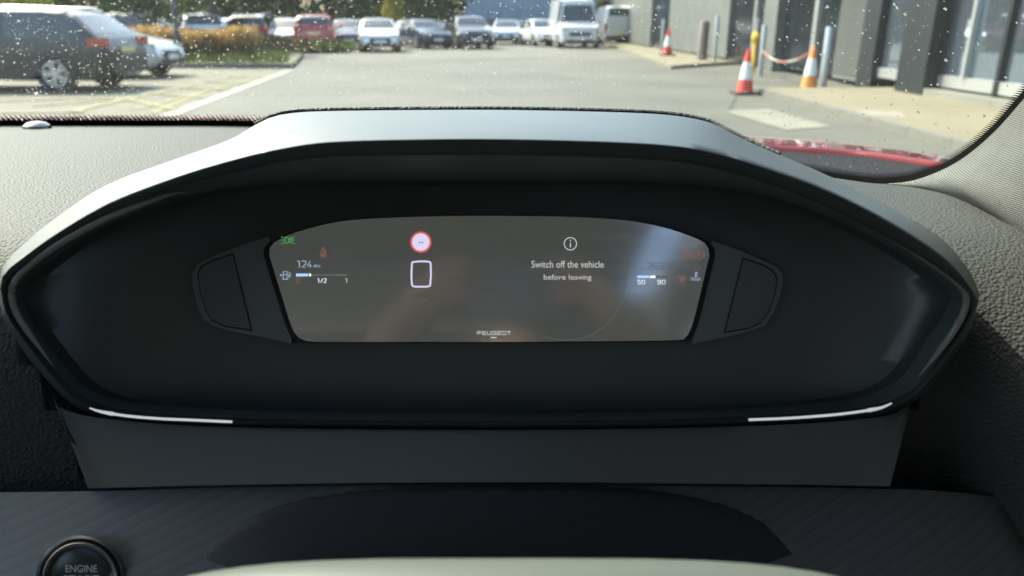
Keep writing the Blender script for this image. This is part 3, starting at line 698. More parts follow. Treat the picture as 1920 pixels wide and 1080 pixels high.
# --- dashboard top and front
cs = [(-760, 236)] + [c for c in C if c[0] < 1665 and c[1] > 200 and c[0] > -690]
far = [hit(c[0], c[1] + 2, .004) for c in cs]
seen = []; lastx = -9
for p in far:
    if p.x > lastx + .004: seen.append(p); lastx = p.x
far = seen + [Vector((.36, .56, 1.066)), Vector((.41, .50, 1.066))]
far = [Vector((-1.16, .60, 1.06)), Vector((-1.1, .72, 1.064))] + [p for p in far if p.x > -1.05]
def dash_front(X):
    e = max(0, (abs(X - XC) - .6) / .2)
    base = [(.452, 1.081), (.43, 1.079), (.41, 1.073), (.392, 1.062), (.380, 1.045), (.375, 1.022), (.373, .995), (.373, .95), (.373, .85), (.385, .7), (.45, .55)]
    e = max(0, min(1, (X - .243) / .05)); e = e * e * (3 - 2 * e)      # the outer end slopes out gently towards the door
    slope = [(.452, 1.081), (.425, 1.077), (.398, 1.067), (.372, 1.052), (.350, 1.036), (.332, 1.018), (.319, .995), (.312, .95), (.312, .85), (.35, .7), (.45, .55)]
    base = [(a + (c - a) * e, b + (d - b) * e) for (a, b), (c, d) in zip(base, slope)]
    o = []
    for a, b in base:                              # a well behind the instrument hood, as wide as the hood is at that height
        w = max(0, min(1, (lerp([(.96, .228), (.995, .233), (1.022, .244), (1.045, .253), (1.062, .258), (1.08, .260)], b) - abs(X + .016)) / .007)); w = w * w * (3 - 2 * w)
        o.append((a + w * (.10 if b > 1.0 else .075 if b > .97 else .03), b - (.01 * w if b > 1.0 else 0)))
    return o
fine = []
for p, q in zip(far, far[1:]):
    n_ = max(1, int((q.x - p.x) / .005)); fine += [p.lerp(q, k / n_) for k in range(n_)]
far = fine + [far[-1]]
cols = []
for p in far:
    fr = dash_front(p.x); c = [tuple(p)]
    for k in range(1, 9):
        t_ = k / 9; yy = p.y + (fr[0][0] - p.y) * t_; zz = p.z + (fr[0][1] - p.z) * t_ + .006 * math.sin(math.pi * t_)
        c.append((p.x, yy, zz))
    c += [(p.x, a, b) for a, b in fr]; cols.append(c)
dash = part(MB().grid(cols), 'dashboard', M_GRAIN, label='black grained dashboard')
# light sensor dome
part(MB().lathe([(.017, -.004), (.016, .002), (.011, .006), (.004, .0075)], 20, c=P(69, 238, .98)), 'light_sensor', mat('sensor_dome', (.05, .05, .06), .1, 0, .8), dash)

# --- instrument binnacle, lofted loops
NT, NB = 90, 90
def loop(top, bot):
    a = cat(top, NT); b = cat(bot, NB); return [P(*p) for p in a] + [P(*p) for p in b[1:-1]]
L0t = [(0, 520, .388), (6, 498, .388), (40, 462, .392), (100, 412, .40), (200, 347, .418), (333, 297, .44), (430, 262, .46), (475, 236, .475), (505, 221, .482), (545, 212, .488), (620, 208, .49), (800, 206, .492), (960, 206, .492), (1150, 210, .49), (1260, 216, .487), (1330, 229, .48), (1372, 249, .47), (1410, 268, .462), (1465, 292, .45), (1539, 323, .438), (1650, 378, .42), (1761, 444, .40), (1817, 507, .39), (1837, 552, .388)]
L0b = [(1837, 552, .388), (1822, 612, .392), (1788, 668, .40), (1742, 728, .41), (1704, 760, .415), (1642, 781, .42), (1560, 790, .42), (1400, 798, .42), (1200, 803, .42), (960, 805, .42), (700, 804, .42), (430, 800, .42), (300, 794, .42), (196, 783, .42), (134, 757, .415), (93, 718, .41), (42, 655, .40), (4, 592, .392), (0, 520, .388)]
R0t = [(1, 540, .372), (8, 512, .371), (40, 485, .370), (105, 438, .369), (205, 380, .365), (335, 330, .358), (435, 300, .352), (520, 280, .348), (620, 266, .345), (800, 261, .344), (960, 261, .344), (1150, 266, .344), (1270, 274, .345), (1350, 289, .348), (1450, 320, .352), (1545, 355, .357), (1655, 410, .362), (1762, 477, .368), (1812, 528, .371), (1834, 565, .372)]
R0b = [(1834, 565, .372), (1816, 610, .376), (1781, 664, .382), (1736, 722, .39), (1700, 752, .396), (1640, 771, .40), (1560, 780, .402), (1400, 788, .404), (1200, 794, .405), (960, 796, .405), (700, 795, .405), (430, 791, .404), (300, 784, .402), (200, 771, .40), (140, 747, .396), (100, 708, .39), (50, 645, .382), (12, 588, .376), (1, 540, .372)]
R1t = [(10, 545, .374), (18, 520, .373), (50, 494, .372), (112, 450, .371), (210, 397, .368), (340, 350, .362), (440, 324, .357), (530, 304, .353), (630, 294, .350), (800, 291, .349), (960, 291, .349), (1150, 296, .349), (1270, 304, .350), (1345, 318, .353), (1445, 347, .357), (1540, 384, .362), (1648, 438, .367), (1752, 498, .371), (1802, 542, .374), (1822, 570, .375)]
R1b = [(1822, 570, .375), (1806, 606, .379), (1771, 658, .385), (1728, 713, .393), (1694, 741, .399), (1636, 760, .404), (1556, 771, .406), (1398, 780, .408), (1200, 787, .409), (960, 789, .409), (700, 788, .409), (432, 783, .408), (304, 776, .406), (206, 763, .404), (148, 738, .399), (108, 700, .393), (59, 640, .385), (21, 586, .379), (10, 545, .374)]
R2t = [(40, 556, .44), (52, 528, .44), (90, 495, .44), (150, 452, .44), (240, 405, .442), (350, 368, .445), (450, 350, .448), (540, 343, .45), (640, 341, .45), (800, 340, .45), (960, 340, .45), (1150, 341, .45), (1270, 344, .45), (1340, 350, .45), (1435, 368, .45), (1530, 398, .45), (1630, 442, .448), (1728, 500, .444), (1768, 535, .44), (1784, 558, .44)]
R2b = [(1784, 558, .44), (1768, 592, .44), (1738, 636, .44), (1704, 690, .44), (1676, 718, .44), (1625, 742, .44), (1548, 755, .44), (1395, 766, .44), (1200, 773, .44), (960, 775, .44), (700, 774, .44), (434, 768, .44), (310, 760, .44), (218, 750, .44), (164, 728, .44), (128, 694, .44), (84, 638, .44), (52, 590, .44), (40, 556, .44)]
def r2d(L): return [(x, y_, .402 + .05 * (1 - min(1, abs(x - 912) / 880) ** 4) - (.008 if y_ > 560 else 0)) for x, y_, d in L]
R2t, R2b = r2d(R2t), r2d(R2b)
l0, r0, r1, r2 = loop(L0t, L0b), loop(R0t, R0b), loop(R1t, R1b), loop(R2t, R2b)
def mixl(a, b, t, bulge=0, dirv=None):
    o = []
    for i, (p, q) in enumerate(zip(a, b)):
        v = p.lerp(q, t)
        if bulge: v = v + dirv * bulge
        o.append(v)
    return o
topw = [max(0, math.sin(math.pi * i / (NT - 1))) if i < NT else 0 for i in range(len(l0))]
# crown of the brow: a soft roll between the far edge and the front ridge
l0a = [p.lerp(q, .45) + UP * (.0035 * w) for p, q, w in zip(l0, r0, topw)]
l0b = [p.lerp(q, .93) + UP * (.0016 * w) for p, q, w in zip(l0, r0, topw)]
r0a = [p.lerp(q, .12) - FWD * .0006 for p, q in zip(r0, r1)]; r0b = [p.lerp(q, .85) - FWD * .001 for p, q in zip(r0, r1)]
binn = part(MB().grid([l0, l0a, l0b, r0, r0a, r0b, r1], close_u=True), 'instrument_binnacle', M_HOOD, angle=60, label='smooth grey hood around the instrument display')
r1a = [p.lerp(q, .06) + (p - q).normalized() * .0 for p, q in zip(r1, r2)]
part(MB().grid([r1, r1a, mixl(r1, r2, .5), r2], close_u=True), 'hood_lining', M_INNER, binn, angle=50)
cen = P(900, 560, .452)
r2px = cat(R2t, NT) + cat(R2b, NB)[1:-1]
back = [[P(900 + (x - 900) * (1 - k), 560 + (y_ - 560) * (1 - k), .402 + .05 * (1 - min(1, abs(x - 912) * (1 - k) / 880) ** 4) + .006 * min(1, k / .03)) for x, y_, d in r2px] for k in (0, .03, .08, .14, .2, .28, .4, .6, .8, .999)]
part(MB().grid(back, close_u=True), 'back_panel', M_BACK, binn, angle=50)
lb1 = [p + Vector((0, .018, (-.004 if i < NT else -.008) - .006 * w)) for i, (p, w) in enumerate(zip(l0, topw))]
lb2 = [p + Vector((0, .05, -.028 * (1 if i < NT else .6) - .02 * w)) for i, (p, w) in enumerate(zip(l0, topw))]
lb3 = [p + Vector((0, .10, -.09 * (1 if i < NT else .3))) for i, (p, w) in enumerate(zip(l0, topw))]
part(MB().grid([l0, lb1, lb2, lb3], close_u=True), 'hood_cover', M_GRAIN2, binn, angle=60)
# rope-like stitched edge along the far brow
edge = [P(*p) + Vector((0, .003, .0006)) for p in cat([q for q in L0t if 440 < q[0] < 1480], 200)]
part(MB().tube(edge, .0014, 8), 'stitched_edge', mat('stitched_edge_black', (.012, .013, .015), .6, bump=('noise', 500, .002)), binn)
# fine ribs inside the hood, their highlight put into a pale colour, left and right
M_RIB = mat('satin_rib', (.22, .205, .19), .35, 0, .6)
for pts in ([(352, 362, .378), (320, 364, .374), (250, 388, .374), (170, 424, .375), (95, 468, .377), (40, 512, .379), (22, 545, .38), (30, 585, .383), (60, 632, .388), (100, 686, .394)],
            [(1500, 368, .378), (1530, 374, .375), (1600, 404, .375), (1680, 450, .376), (1750, 495, .378), (1800, 535, .379), (1812, 565, .38), (1798, 604, .383), (1765, 652, .388), (1722, 706, .394)]):
    c = cat(pts, 60); n = len(c)
    part(MB().tube([P(p[0], p[1], p[2] - .005) for p in c], .002, 8, rad=[.0017 * min(1, 6 * min(i, n - 1 - i) / n + .12) for i in range(n)]), 'hood_rib', M_RIB, binn)
for pts in ([(168, 765, .3975), (190, 772, .399), (240, 780, .4003), (300, 785, .401), (370, 788, .402), (435, 791, .403)],
            [(1404, 787, .403), (1480, 784, .4023), (1560, 778, .401), (1610, 772, .400), (1650, 765, .398), (1672, 756, .3965)]):
    c = cat(pts, 50); n = len(c)
    left = pts[0][0] < 900
    part(MB().tube([P(x, y_, d - .0022) for x, y_, d in c], .001, 8, rad=[.00075 if (i > 8 if left else i < n - 9) else .0004 + .0007 * ((i if left else n - 1 - i) / 8) for i in range(n)]), 'glowing_chrome_strip', M_CHROME, binn)  # chrome trim strip, its shine given by added emission

# --- side wings beside the screen
M_WING = mat('wing_satin_black', (.15, .162, .16), .42, 0, .5); M_WING2 = mat('wing_inset_black', (.12, .126, .122), .46, 0, .45)
for sgn, out_, ins, fold in (
    (1, [(505, 444), (470, 454), (410, 476), (372, 494), (360, 512), (362, 540), (370, 575), (382, 600), (402, 612), (440, 622), (500, 634), (548, 644)], [(436, 478), (398, 490), (378, 501), (372, 516), (376, 548), (386, 580), (398, 600), (420, 610), (470, 618)], [(436, 478), (440, 478), (474, 618), (470, 618)]),
    (-1, [(1333, 451), (1372, 464), (1420, 484), (1455, 500), (1467, 514), (1467, 535), (1460, 562), (1448, 590), (1434, 610), (1410, 620), (1350, 634), (1296, 645)], [(1394, 486), (1430, 498), (1450, 510), (1456, 524), (1452, 552), (1440, 585), (1426, 604), (1405, 614), (1360, 622)], [(1394, 486), (1390, 486), (1356, 622), (1360, 622)])):
    wg = part(MB().prism([P(x, y_, .4455) for x, y_ in out_], [P(x, y_, .47) for x, y_ in out_]), 'wing_surround', M_WING, binn, smooth=False)
    cx = sum(p[0] for p in ins) / len(ins); cy = sum(p[1] for p in ins) / len(ins)
    big = [(cx + (x - cx) * 1.06, cy + (y_ - cy) * 1.05) for x, y_ in ins]
    part(MB().prism([P(x, y_, .4452) for x, y_ in big], [P(x, y_, .4456) for x, y_ in big]), 'wing_groove', M_GAP, binn, smooth=False)
    part(MB().prism([P(x, y_, .4445 + (.0006 if abs(x - 960) < 480 else 0)) for x, y_ in ins], [P(x, y_, .4453) for x, y_ in ins]), 'wing_inset', M_WING2, binn, smooth=False)

# --- the display screen
SD = .4435
scr_px = cat([(505, 478), (507, 462), (522, 450), (560, 434), (640, 415), (740, 408), (860, 405), (960, 405), (1080, 407), (1180, 414), (1250, 428), (1300, 445), (1323, 457), (1330, 474), (1327, 492), (1318, 530), (1303, 592), (1293, 622), (1282, 634), (1262, 638), (1100, 640), (960, 641), (760, 641), (600, 641), (570, 638), (555, 628), (545, 608), (530, 560), (515, 512), (505, 478)], 140)[:-1]
fr_px = [(917 + (x - 917) * 1.026, 525 + (y_ - 525) * 1.012 + 1) for x, y_ in scr_px]
def screen_mat():
    m = mat('display_glass', (.030, .034, .033), .22, 0, 1.0, coat=1.0, coat_rough=.09, emit=((.55, .60, .55), .020)); nt = m.node_tree; b = nt.nodes['Principled BSDF']
    tc = nt.nodes.new('ShaderNodeTexCoord'); n = nt.nodes.new('ShaderNodeTexNoise'); n.inputs['Scale'].default_value = 60; n.inputs['Detail'].default_value = 8
    mp = nt.nodes.new('ShaderNodeMapping'); mp.inputs['Scale'].default_value = (.35, 1, 4); nt.links.new(tc.outputs['Object'], mp.inputs[0]); nt.links.new(mp.outputs[0], n.inputs['Vector'])
    mr = nt.nodes.new('ShaderNodeMapRange'); mr.inputs[1].default_value = .3; mr.inputs[2].default_value = .7; mr.inputs[3].default_value = .08; mr.inputs[4].default_value = .18
    b.inputs['Coat IOR'].default_value = 1.9
    nt.links.new(n.outputs[0], mr.inputs[0]); nt.links.new(mr.outputs[0], b.inputs['Roughness']); return m
part(MB().prism([P(x, y_, .4450) for x, y_ in fr_px], [P(x, y_, .47) for x, y_ in fr_px]), 'display_bezel', M_GAP, binn, smooth=False)
scr = part(MB().prism([P(x, y_, SD) for x, y_ in scr_px], [P(x, y_, .448) for x, y_ in scr_px]), 'display_screen', screen_mat(), smooth=False, label='grey lit instrument screen with warning symbols')
TD = SD - .0005
E_WHITE = emis('pixel_white', (.86, .90, .95), 0.274); E_SOFT = emis('pixel_soft_white', (.75, .80, .82), 0.161); E_BLUE = emis('pixel_blue', (.34, .55, .95), 0.290); E_PALEB = emis('pixel_pale_blue', (.50, .62, .80), 0.177)
E_GREEN = emis('pixel_green', (.10, .62, .16), 0.129); E_RED = emis('pixel_red', (.85, .14, .11), 0.177); E_DRED = emis('pixel_dim_red', (.66, .26, .21), 0.100); E_DIM = emis('pixel_dim_grey', (.5, .55, .5), 0.040); E_LILAC = emis('pixel_lilac_white', (.74, .69, .95), 0.215); E_BLK = emis('pixel_black', (.02, .02, .03), 0.040)
E_FAINT = emis('pixel_faint', (.5, .55, .5), 0.049)
def ribbon(name, pts, w, m, close=False, d=TD, parent=scr):
    """flat drawn line of width w (screen pixels)"""
    pts = [tuple(p) for p in pts]; n = len(pts); rows = []
    for i in range(n):
        a = pts[(i - 1) % n] if (close or i > 0) else pts[i]; b = pts[(i + 1) % n] if (close or i < n - 1) else pts[i]
        dx, dy = b[0] - a[0], b[1] - a[1]; l = math.hypot(dx, dy) or 1
        nx, ny = -dy / l * w / 2, dx / l * w / 2
        rows.append([P(pts[i][0] + nx, pts[i][1] + ny, d), P(pts[i][0] - nx, pts[i][1] - ny, d)])
    return MB().grid(rows, close_v=close)
def mark(name, ribbons, m, parent=scr, d=TD):
    mb = MB()
    for r_ in ribbons:
        q = ribbon(name, *r_[:2], m, *(r_[2:3]), d=d); b = len(mb.v); mb.v += q.v; mb.f += [tuple(i + b for i in f) for f in q.f]
    return part(mb, name, m, parent, smooth=False)
def circ(cx, cy, r, n=40, a0=0, a1=360): return [(cx + r * math.cos(R(a0 + (a1 - a0) * i / n)), cy + r * math.sin(R(a0 + (a1 - a0) * i / n))) for i in range(n + (0 if a1 - a0 == 360 else 1))]
def disc(name, cx, cy, r, m, d=TD, parent=scr): return part(MB().poly([P(x, y_, d) for x, y_ in circ(cx, cy, r)]), name, m, parent, smooth=False)
def rect(name, x0, y0_, x1, y1, m, d=TD, parent=scr): return part(MB().poly([P(x0, y0_, d), P(x1, y0_, d), P(x1, y1, d), P(x0, y1, d)]), name, m, parent, smooth=False)
def text(name, s, box, m, parent=scr, d=TD, place=None):
    cu = bpy.data.curves.new('t', 'FONT'); cu.body = s; cu.resolution_u = 3
    o = bpy.data.objects.new('t', cu); COL.objects.link(o); bpy.context.view_layer.update()
    me = bpy.data.meshes.new_from_object(o.evaluated_get(bpy.context.evaluated_depsgraph_get())); bpy.data.objects.remove(o)
    xs_ = [v.co.x for v in me.vertices]; ys_ = [v.co.y for v in me.vertices]; a, b, c, e = min(xs_), max(xs_), min(ys_), max(ys_)
    pl = place or (lambda x, y_: P(x, y_, d))
    mb = MB(); mb.v = [tuple(pl(box[0] + (v.co.x - a) / (b - a) * (box[2] - box[0]), box[3] - (v.co.y - c) / (e - c) * (box[3] - box[1]))) for v in me.vertices]
    mb.f = [tuple(p.vertices) for p in me.polygons]; bpy.data.meshes.remove(me)
    return part(mb, name, m, parent, smooth=False)
# seven-segment style strokes for the squarish digits
DG = {'0': [[(0, 0), (1, 0), (1, 2), (0, 2), (0, 0)]], '1': [[(.2, .0), (.75, 0), (.75, 2)]], '2': [[(0, 0), (1, 0), (1, .9), (0, 2), (1, 2)]], '4': [[(.75, 0), (0, 1.45), (1, 1.45)], [(.78, .9), (.78, 2)]],
      '5': [[(1, 0), (0, 0), (0, .9), (1, .9), (1, 2), (0, 2)]], '6': [[(1, 0), (0, 0), (0, 2), (1, 2), (1, 1), (0, 1)]], '9': [[(0, 2), (1, 2), (1, 0), (0, 0), (0, 1), (1, 1)]], '/': [[(.75, 0), (.1, 2)]],
      'm': [[(0, 2), (0, 1), (1.3, 1), (1.3, 2)], [(.65, 1), (.65, 2)]], 'i': [[(.2, 1), (.2, 2)], [(.2, .45), (.2, .62)]], 'C': [[(1, 0), (0, 0), (0, 2), (1, 2)]], 'o': [[(0, 0), (.6, 0), (.6, .6), (0, .6), (0, 0)]],
      'P': [[(0, 2), (0, 0), (1, 0), (1, 1), (0, 1)]], 'E': [[(1, 0), (0, 0), (0, 2), (1, 2)], [(0, 1), (.9, 1)]], 'U': [[(0, 0), (0, 2), (1, 2), (1, 0)]], 'G': [[(1, 0), (0, 0), (0, 2), (1, 2), (1, 1), (.45, 1)]], 'O': [[(0, 0), (1, 0), (1, 2), (0, 2), (0, 0)]], 'T': [[(0, 0), (1, 0)], [(.5, 0), (.5, 2)]]}
def digits(name, s, x, y_, w, h, gap, lw, m):
    rb = []
    for ch in s:
        for st in DG[ch]: rb.append(([(x + a * w, y_ + b * h / 2) for a, b in st], lw))
        x += (w * (1.3 if ch == 'm' else .4 if ch == 'i' else .7 if ch in '/o' else 1)) + gap
    return mark(name, rb, m)
# left block
mark('side_light_symbol', [([(534, 445), (540, 446), (542.5, 450.5), (540, 455), (534, 456), (534, 445)], 1.7), ([(547, 445), (547, 456), (541.5 + 2, 454), (543, 450.5), (543.5, 447), (547, 445)], 1.7)] +
     [([(527 + a, 443.5 + b), (531 + a, 445.5 + b * .8)], 1.5) for a, b in ((0, 0),)] + [([(528, 450.5), (531.5, 450.5)], 1.5), ([(527.5, 457.5), (531.5, 455.5)], 1.5), ([(552, 443.5), (548.8, 445.5)], 1.5), ([(552.5, 450.5), (549, 450.5)], 1.5), ([(552, 457.5), (548.8, 455.5)], 1.5)], E_GREEN)
mark('seat_belt_symbol', [(circ(606, 466.5, 2.6, 14), 1.2, True), ([(602, 482), (601, 474), (604, 470), (608, 470), (611, 474), (610, 482)], 1.4), ([(611, 471), (601, 480)], 1.2), ([(604, 483), (604.5, 477), (607.5, 477), (608, 483)], 1.2)], E_DRED)
digits('range_figures', '124', 555.5, 489.5, 7.6, 12, 2.6, 1.5, E_PALEB); digits('range_unit', 'mi', 588.5, 493, 5.6, 8.5, 2.4, 1.1, E_PALEB)
mark('fuel_pump_symbol', [([(531, 509), (538, 509), (538, 523), (531, 523), (531, 509)], 1.2), ([(531, 515), (538, 515)], 1.0), ([(529, 523.5), (541, 523.5)], 1.2), ([(540, 509.5), (543.5, 512), (544, 519), (541.5, 520), (541, 515), (538.5, 514.5)], 1.2)], E_PALEB)
part(MB().poly([P(524.5, 516, TD), P(528, 513.5, TD), P(528, 518.5, TD)]), 'fuel_arrow', E_PALEB, scr, smooth=False)
rect('fuel_bar', 555, 513, 578, 518, E_BLUE); rect('fuel_bar', 579.6, 513, 583, 518, E_WHITE); rect('fuel_bar_empty', 584.5, 514, 603, 517.5, E_FAINT); rect('fuel_bar_empty', 604.5, 514, 627, 517.5, E_FAINT); rect('fuel_bar_empty', 628.5, 513.5, 651, 518, E_FAINT)
rect('reserve_bar', 555, 518.8, 568, 520.3, E_DRED)
digits('empty_figure', '0', 556, 523, 6, 6.8, 2, 1.1, E_DRED); digits('half_figure', '1/2', 594, 522.5, 5, 7.6, 2.0, 1.2, E_WHITE); digits('full_figure', '1', 645.5, 522.5, 6, 7.6, 1, 1.5, E_SOFT)
# speed limit roundel and gear frame
disc('roundel_rim', 789, 454, 20, E_RED, TD); disc('roundel_face', 789, 454, 16.4, E_LILAC, TD - .0003)
mark('roundel_dashes', [([(785, 454.5), (788.3, 454.5)], 1.7), ([(790.3, 454.5), (793.6, 454.5)], 1.7)], E_BLK, d=TD - .0006)
mark('gear_frame', [(cat([(773, 491.5), (789, 490), (806, 491.5), (807.5, 500), (808, 514), (807, 528), (805, 536.5), (789, 537.5), (774.5, 536.5), (772, 528), (771.5, 514), (772, 500), (773, 491.5)], 60)[:-1], 3.3, True)], E_LILAC)
text('speed_unit', 'mph', (777, 556, 802, 568), E_FAINT)
# message
mark('information_ring', [(circ(1069.5, 457, 11.6, 40), 1.6, True)], E_SOFT); mark('information_stroke', [([(1069.5, 455), (1069.5, 464)], 1.8), ([(1069.5, 450), (1069.5, 452.2)], 2)], E_SOFT)
text('message_text', 'Switch off the vehicle', (996.5, 489, 1132, 502), E_SOFT); text('message_text', 'before leaving', (1019.5, 514.5, 1109, 527.5), E_SOFT)
# brand word and little bars
digits('maker_word', 'PEUGEOT', 895, 621.5, 6.6, 6, 2.7, 1.5, E_SOFT)
rect('accent_bar', 910, 632, 919.5, 634, emis('pixel_indigo', (.16, .15, .4), .07)); rect('accent_bar', 920, 632, 931, 634, E_SOFT); rect('accent_bar', 931.5, 632, 943, 634, emis('pixel_umber', (.3, .22, .2), .07))
# right block
mark('dial_arc', [(cat([(1160, 475), (1171, 495), (1174, 520), (1170, 550), (1158, 582), (1138, 608), (1110, 627), (1080, 636), (1050, 637), (1020, 631)], 60), 1.1)], E_FAINT)
digits('odometer_figures', '26920', 1214.5, 493, 7.6, 12, 3.4, 1.0, E_DIM); digits('odometer_unit', 'mi', 1270, 496, 5.4, 9, 2.2, 1.1, E_DIM)
mark('open_door_symbol', [(cat([(1282, 472), (1286.5, 469.5), (1291, 472), (1291, 484), (1286.5, 486.5), (1282, 484), (1282, 472)], 30)[:-1], 1.2, True), ([(1283, 477), (1290, 477)], 1.1), ([(1279.5, 478), (1282, 476)], 1.1), ([(1293.5, 478), (1291, 476)], 1.1), ([(1279.5, 482.5), (1282, 480.5)], 1.1), ([(1293.5, 482.5), (1291, 480.5)], 1.1)], E_DRED)
mark('parking_brake_symbol', [(circ(1310, 478, 7.6, 30), 1.2, True), (circ(1310, 478, 10.8, 16, 140, 220), 1.2), (circ(1310, 478, 10.8, 16, -40, 40), 1.2), ([(1308.4, 481.5), (1308.4, 474.8), (1311.8, 474.8), (1311.8, 478), (1308.4, 478)], 1.2)], E_DRED)
rect('temperature_bar', 1195, 516.8, 1217, 521.2, E_BLUE); rect('temperature_bar', 1218.5, 516.8, 1229, 521.2, E_WHITE)
for a, b in ((1230, 1241.5), (1242.5, 1263.5), (1265, 1286)): rect('temperature_bar_empty', a, 517, b, 521, E_FAINT)
rect('overheat_bar', 1273.5, 521.8, 1286, 524, E_DRED)
digits('cold_figure', '50', 1195.5, 525.3, 5.2, 7.2, 3, 1.15, E_WHITE); digits('normal_figure', '90', 1233, 525.3, 5.4, 7.2, 3.2, 1.15, E_WHITE); digits('celsius_mark', 'oC', 1276, 525.3, 4, 7.4, 1.6, 1.0, E_DRED)
mark('coolant_symbol', [([(1304.5, 510), (1304.5, 521)], 1.6), ([(1304.5, 511), (1309, 511)], 1.1), ([(1304.5, 514), (1308, 514)], 1.1), ([(1304.5, 517), (1309, 517)], 1.1), ([(1295, 521), (1299, 522), (1302, 521)], 1.2), ([(1307, 521), (1310, 522), (1313, 521)], 1.2), ([(1296, 524.5), (1300, 525.3), (1304, 524.3), (1308, 525.3), (1313, 524.5)], 1.2)], E_PALEB)

# --- lower panel, carbon trim, painted dark arch
lt = cat([(98, 738, .404), (112, 765, .407), (200, 785, .411), (430, 801, .412), (960, 806, .412), (1400, 799, .412), (1640, 783, .411), (1700, 762, .407), (1711, 742, .404)], 70)
lbm = cat([(165, 915, .400), (420, 909, .400), (700, 905, .400), (960, 904, .400), (1300, 906, .400), (1500, 908, .400), (1669, 911, .400)], 70)
lowp = part(MB().grid([[P(*p) for p in lt], [P(*tuple((a * .5 + b * .5) for a, b in zip(p, q))) for p, q in zip(lt, lbm)], [P(*p) for p in lbm], [P(p[0], p[1] + 2, .404) for p in lbm], [P(p[0], p[1] + 2, .43) for p in lbm]]), 'lower_instrument_panel', M_LOWER, dash, angle=30)
ct = cat([(-420, 935, .43), (-100, 925, .415), (165, 921, .407), (420, 914, .406), (700, 910, .406), (960, 909, .406), (1300, 911, .406), (1669, 917, .406), (1800, 924, .407), (1880, 936, .409), (1925, 965, .415), (1950, 1010, .42)], 90)
cb = cat([(-420, 1260, .37), (-100, 1260, .37), (165, 1260, .37), (420, 1260, .37), (700, 1260, .37), (960, 1260, .37), (1300, 1260, .37), (1669, 1260, .37), (1900, 1260, .371), (1960, 1260, .372), (2000, 1250, .376), (2060, 1230, .38)], 90)
rows = [[P(p[0], p[1], .44) for p in ct]]
for k in range(9):
    t_ = k / 8; rows.append([P(p[0] + (q[0] - p[0]) * t_, p[1] + (q[1] - p[1]) * t_, p[2] + (q[2] - p[2]) * t_ - .004 * math.sin(math.pi * t_)) for p, q in zip(ct, cb)])
part(MB().grid(rows), 'carbon_trim', M_CARBON, dash, angle=50)
ar = cat([(240, 1240, .384), (330, 1085, .390), (420, 1000, .395), (520, 950, .3985), (640, 925, .4), (800, 912, .4005), (960, 909, .4005), (1120, 911, .4005), (1260, 925, .4), (1370, 952, .3985), (1470, 1005, .395), (1550, 1085, .390), (1640, 1240, .384)], 200)
rj = random.Random(9)
in1 = [(x * .97 + 930 * .03, y_ * .96 + 1240 * .04, d - .004) for x, y_, d in ar]; in2 = [(x * .7 + 930 * .3, y_ * .6 + 1240 * .4, d - .012) for x, y_, d in ar]; in3 = [(x * .3 + 930 * .7, y_ * .2 + 1240 * .8, d - .02) for x, y_, d in ar]
ar = [(x + rj.uniform(-1.6, 1.6), y_ + rj.uniform(-1.8, 1.8), d) for i, (x, y_, d) in enumerate(ar)]
part(MB().grid([[P(*p) for p in q] for q in (ar, in1, in2, in3)]), 'arch_shade', mat('arch_shade_black', (.005, .007, .008), .5, 0, .3, bump=('carbon', 42, .0008)), dash, angle=50)  # dark sheet standing in for shade and wheel reflection on the carbon trim

# --- start button
bc = (150, 1087); BD = .386
bt = part(MB().grid([[P(*c, BD + .012) for c in circ(*bc, 84, 60)], [P(*c, BD - .001) for c in circ(*bc, 83, 60)], [P(*c, BD - .002) for c in circ(*bc, 78, 60)], [P(*c, BD) for c in circ(*bc, 72, 60)]], close_u=True), 'start_button', mat('button_bezel_black', (.012, .013, .014), .3), label='round engine start button with chrome ring')
part(MB().grid([[P(*c, BD) for c in circ(*bc, 72, 60)], [P(*c, BD - .003) for c in circ(*bc, 69, 60)], [P(*c, BD - .0012) for c in circ(*bc, 65, 60)], [P(*c, BD + .001) for c in circ(*bc, 62, 60)]], close_u=True), 'chrome_ring', mat('bright_chrome', (.93, .94, .94), .36, 1.0), bt, angle=70)
part(MB().grid([[P(*c, BD + .0012) for c in circ(*bc, 63, 60)], [P(*c, BD - .0005) for c in circ(*bc, 56, 60)], [P(*c, BD - .001) for c in circ(*bc, 20, 60)], [P(*c, BD - .001) for c in circ(*bc, .1, 60)]], close_u=True), 'button_cap', mat('button_cap_black', (.010, .013, .015), .3), bt, angle=70)
M_LETTER = mat('button_lettering', (.55, .58, .57), .5)
for s, bx in (('ENGINE', (123, 1059.5, 182, 1073)), ('START', (118, 1078.5, 186, 1092)), ('STOP', (126, 1099, 176, 1111))): text('button_lettering', s, bx, M_LETTER, bt, d=BD - .0014)

# --- steering wheel
WD = .25; wc = (960, 540 + .272 / WD * FPX)
def wp(a, ra, rb, n=4.0):
    c, s_ = math.cos(a), math.sin(a)
    return (math.copysign(abs(c) ** (2 / n), c) * ra, math.copysign(abs(s_) ** (2 / n), s_) * rb)
def wpt(x, y_, dz=0): return EYE + RIGHT * x + UP * (-.272 + y_) + FWD * (WD + dz)
ring = [wpt(*wp(2 * math.pi * i / 96, .178, .164)) for i in range(96)]
M_LEATHER = mat('steering_leather', (.07, .083, .074), .5, 0, .35)
stw = part(MB().tube(ring, .0165, 16, close=True), 'steering_wheel', M_LEATHER, label='flat topped leather steering wheel')
part(MB().grid([[wpt(*wp(2 * math.pi * i / 48, .078 * k, .06 * k, 3), dz) for i in range(48)] for k, dz in ((1.0, .05), (1.0, .02), (.93, .008), (.5, .002), (.01, 0))], close_u=True), 'hub_cover', M_INNER, stw, angle=60)
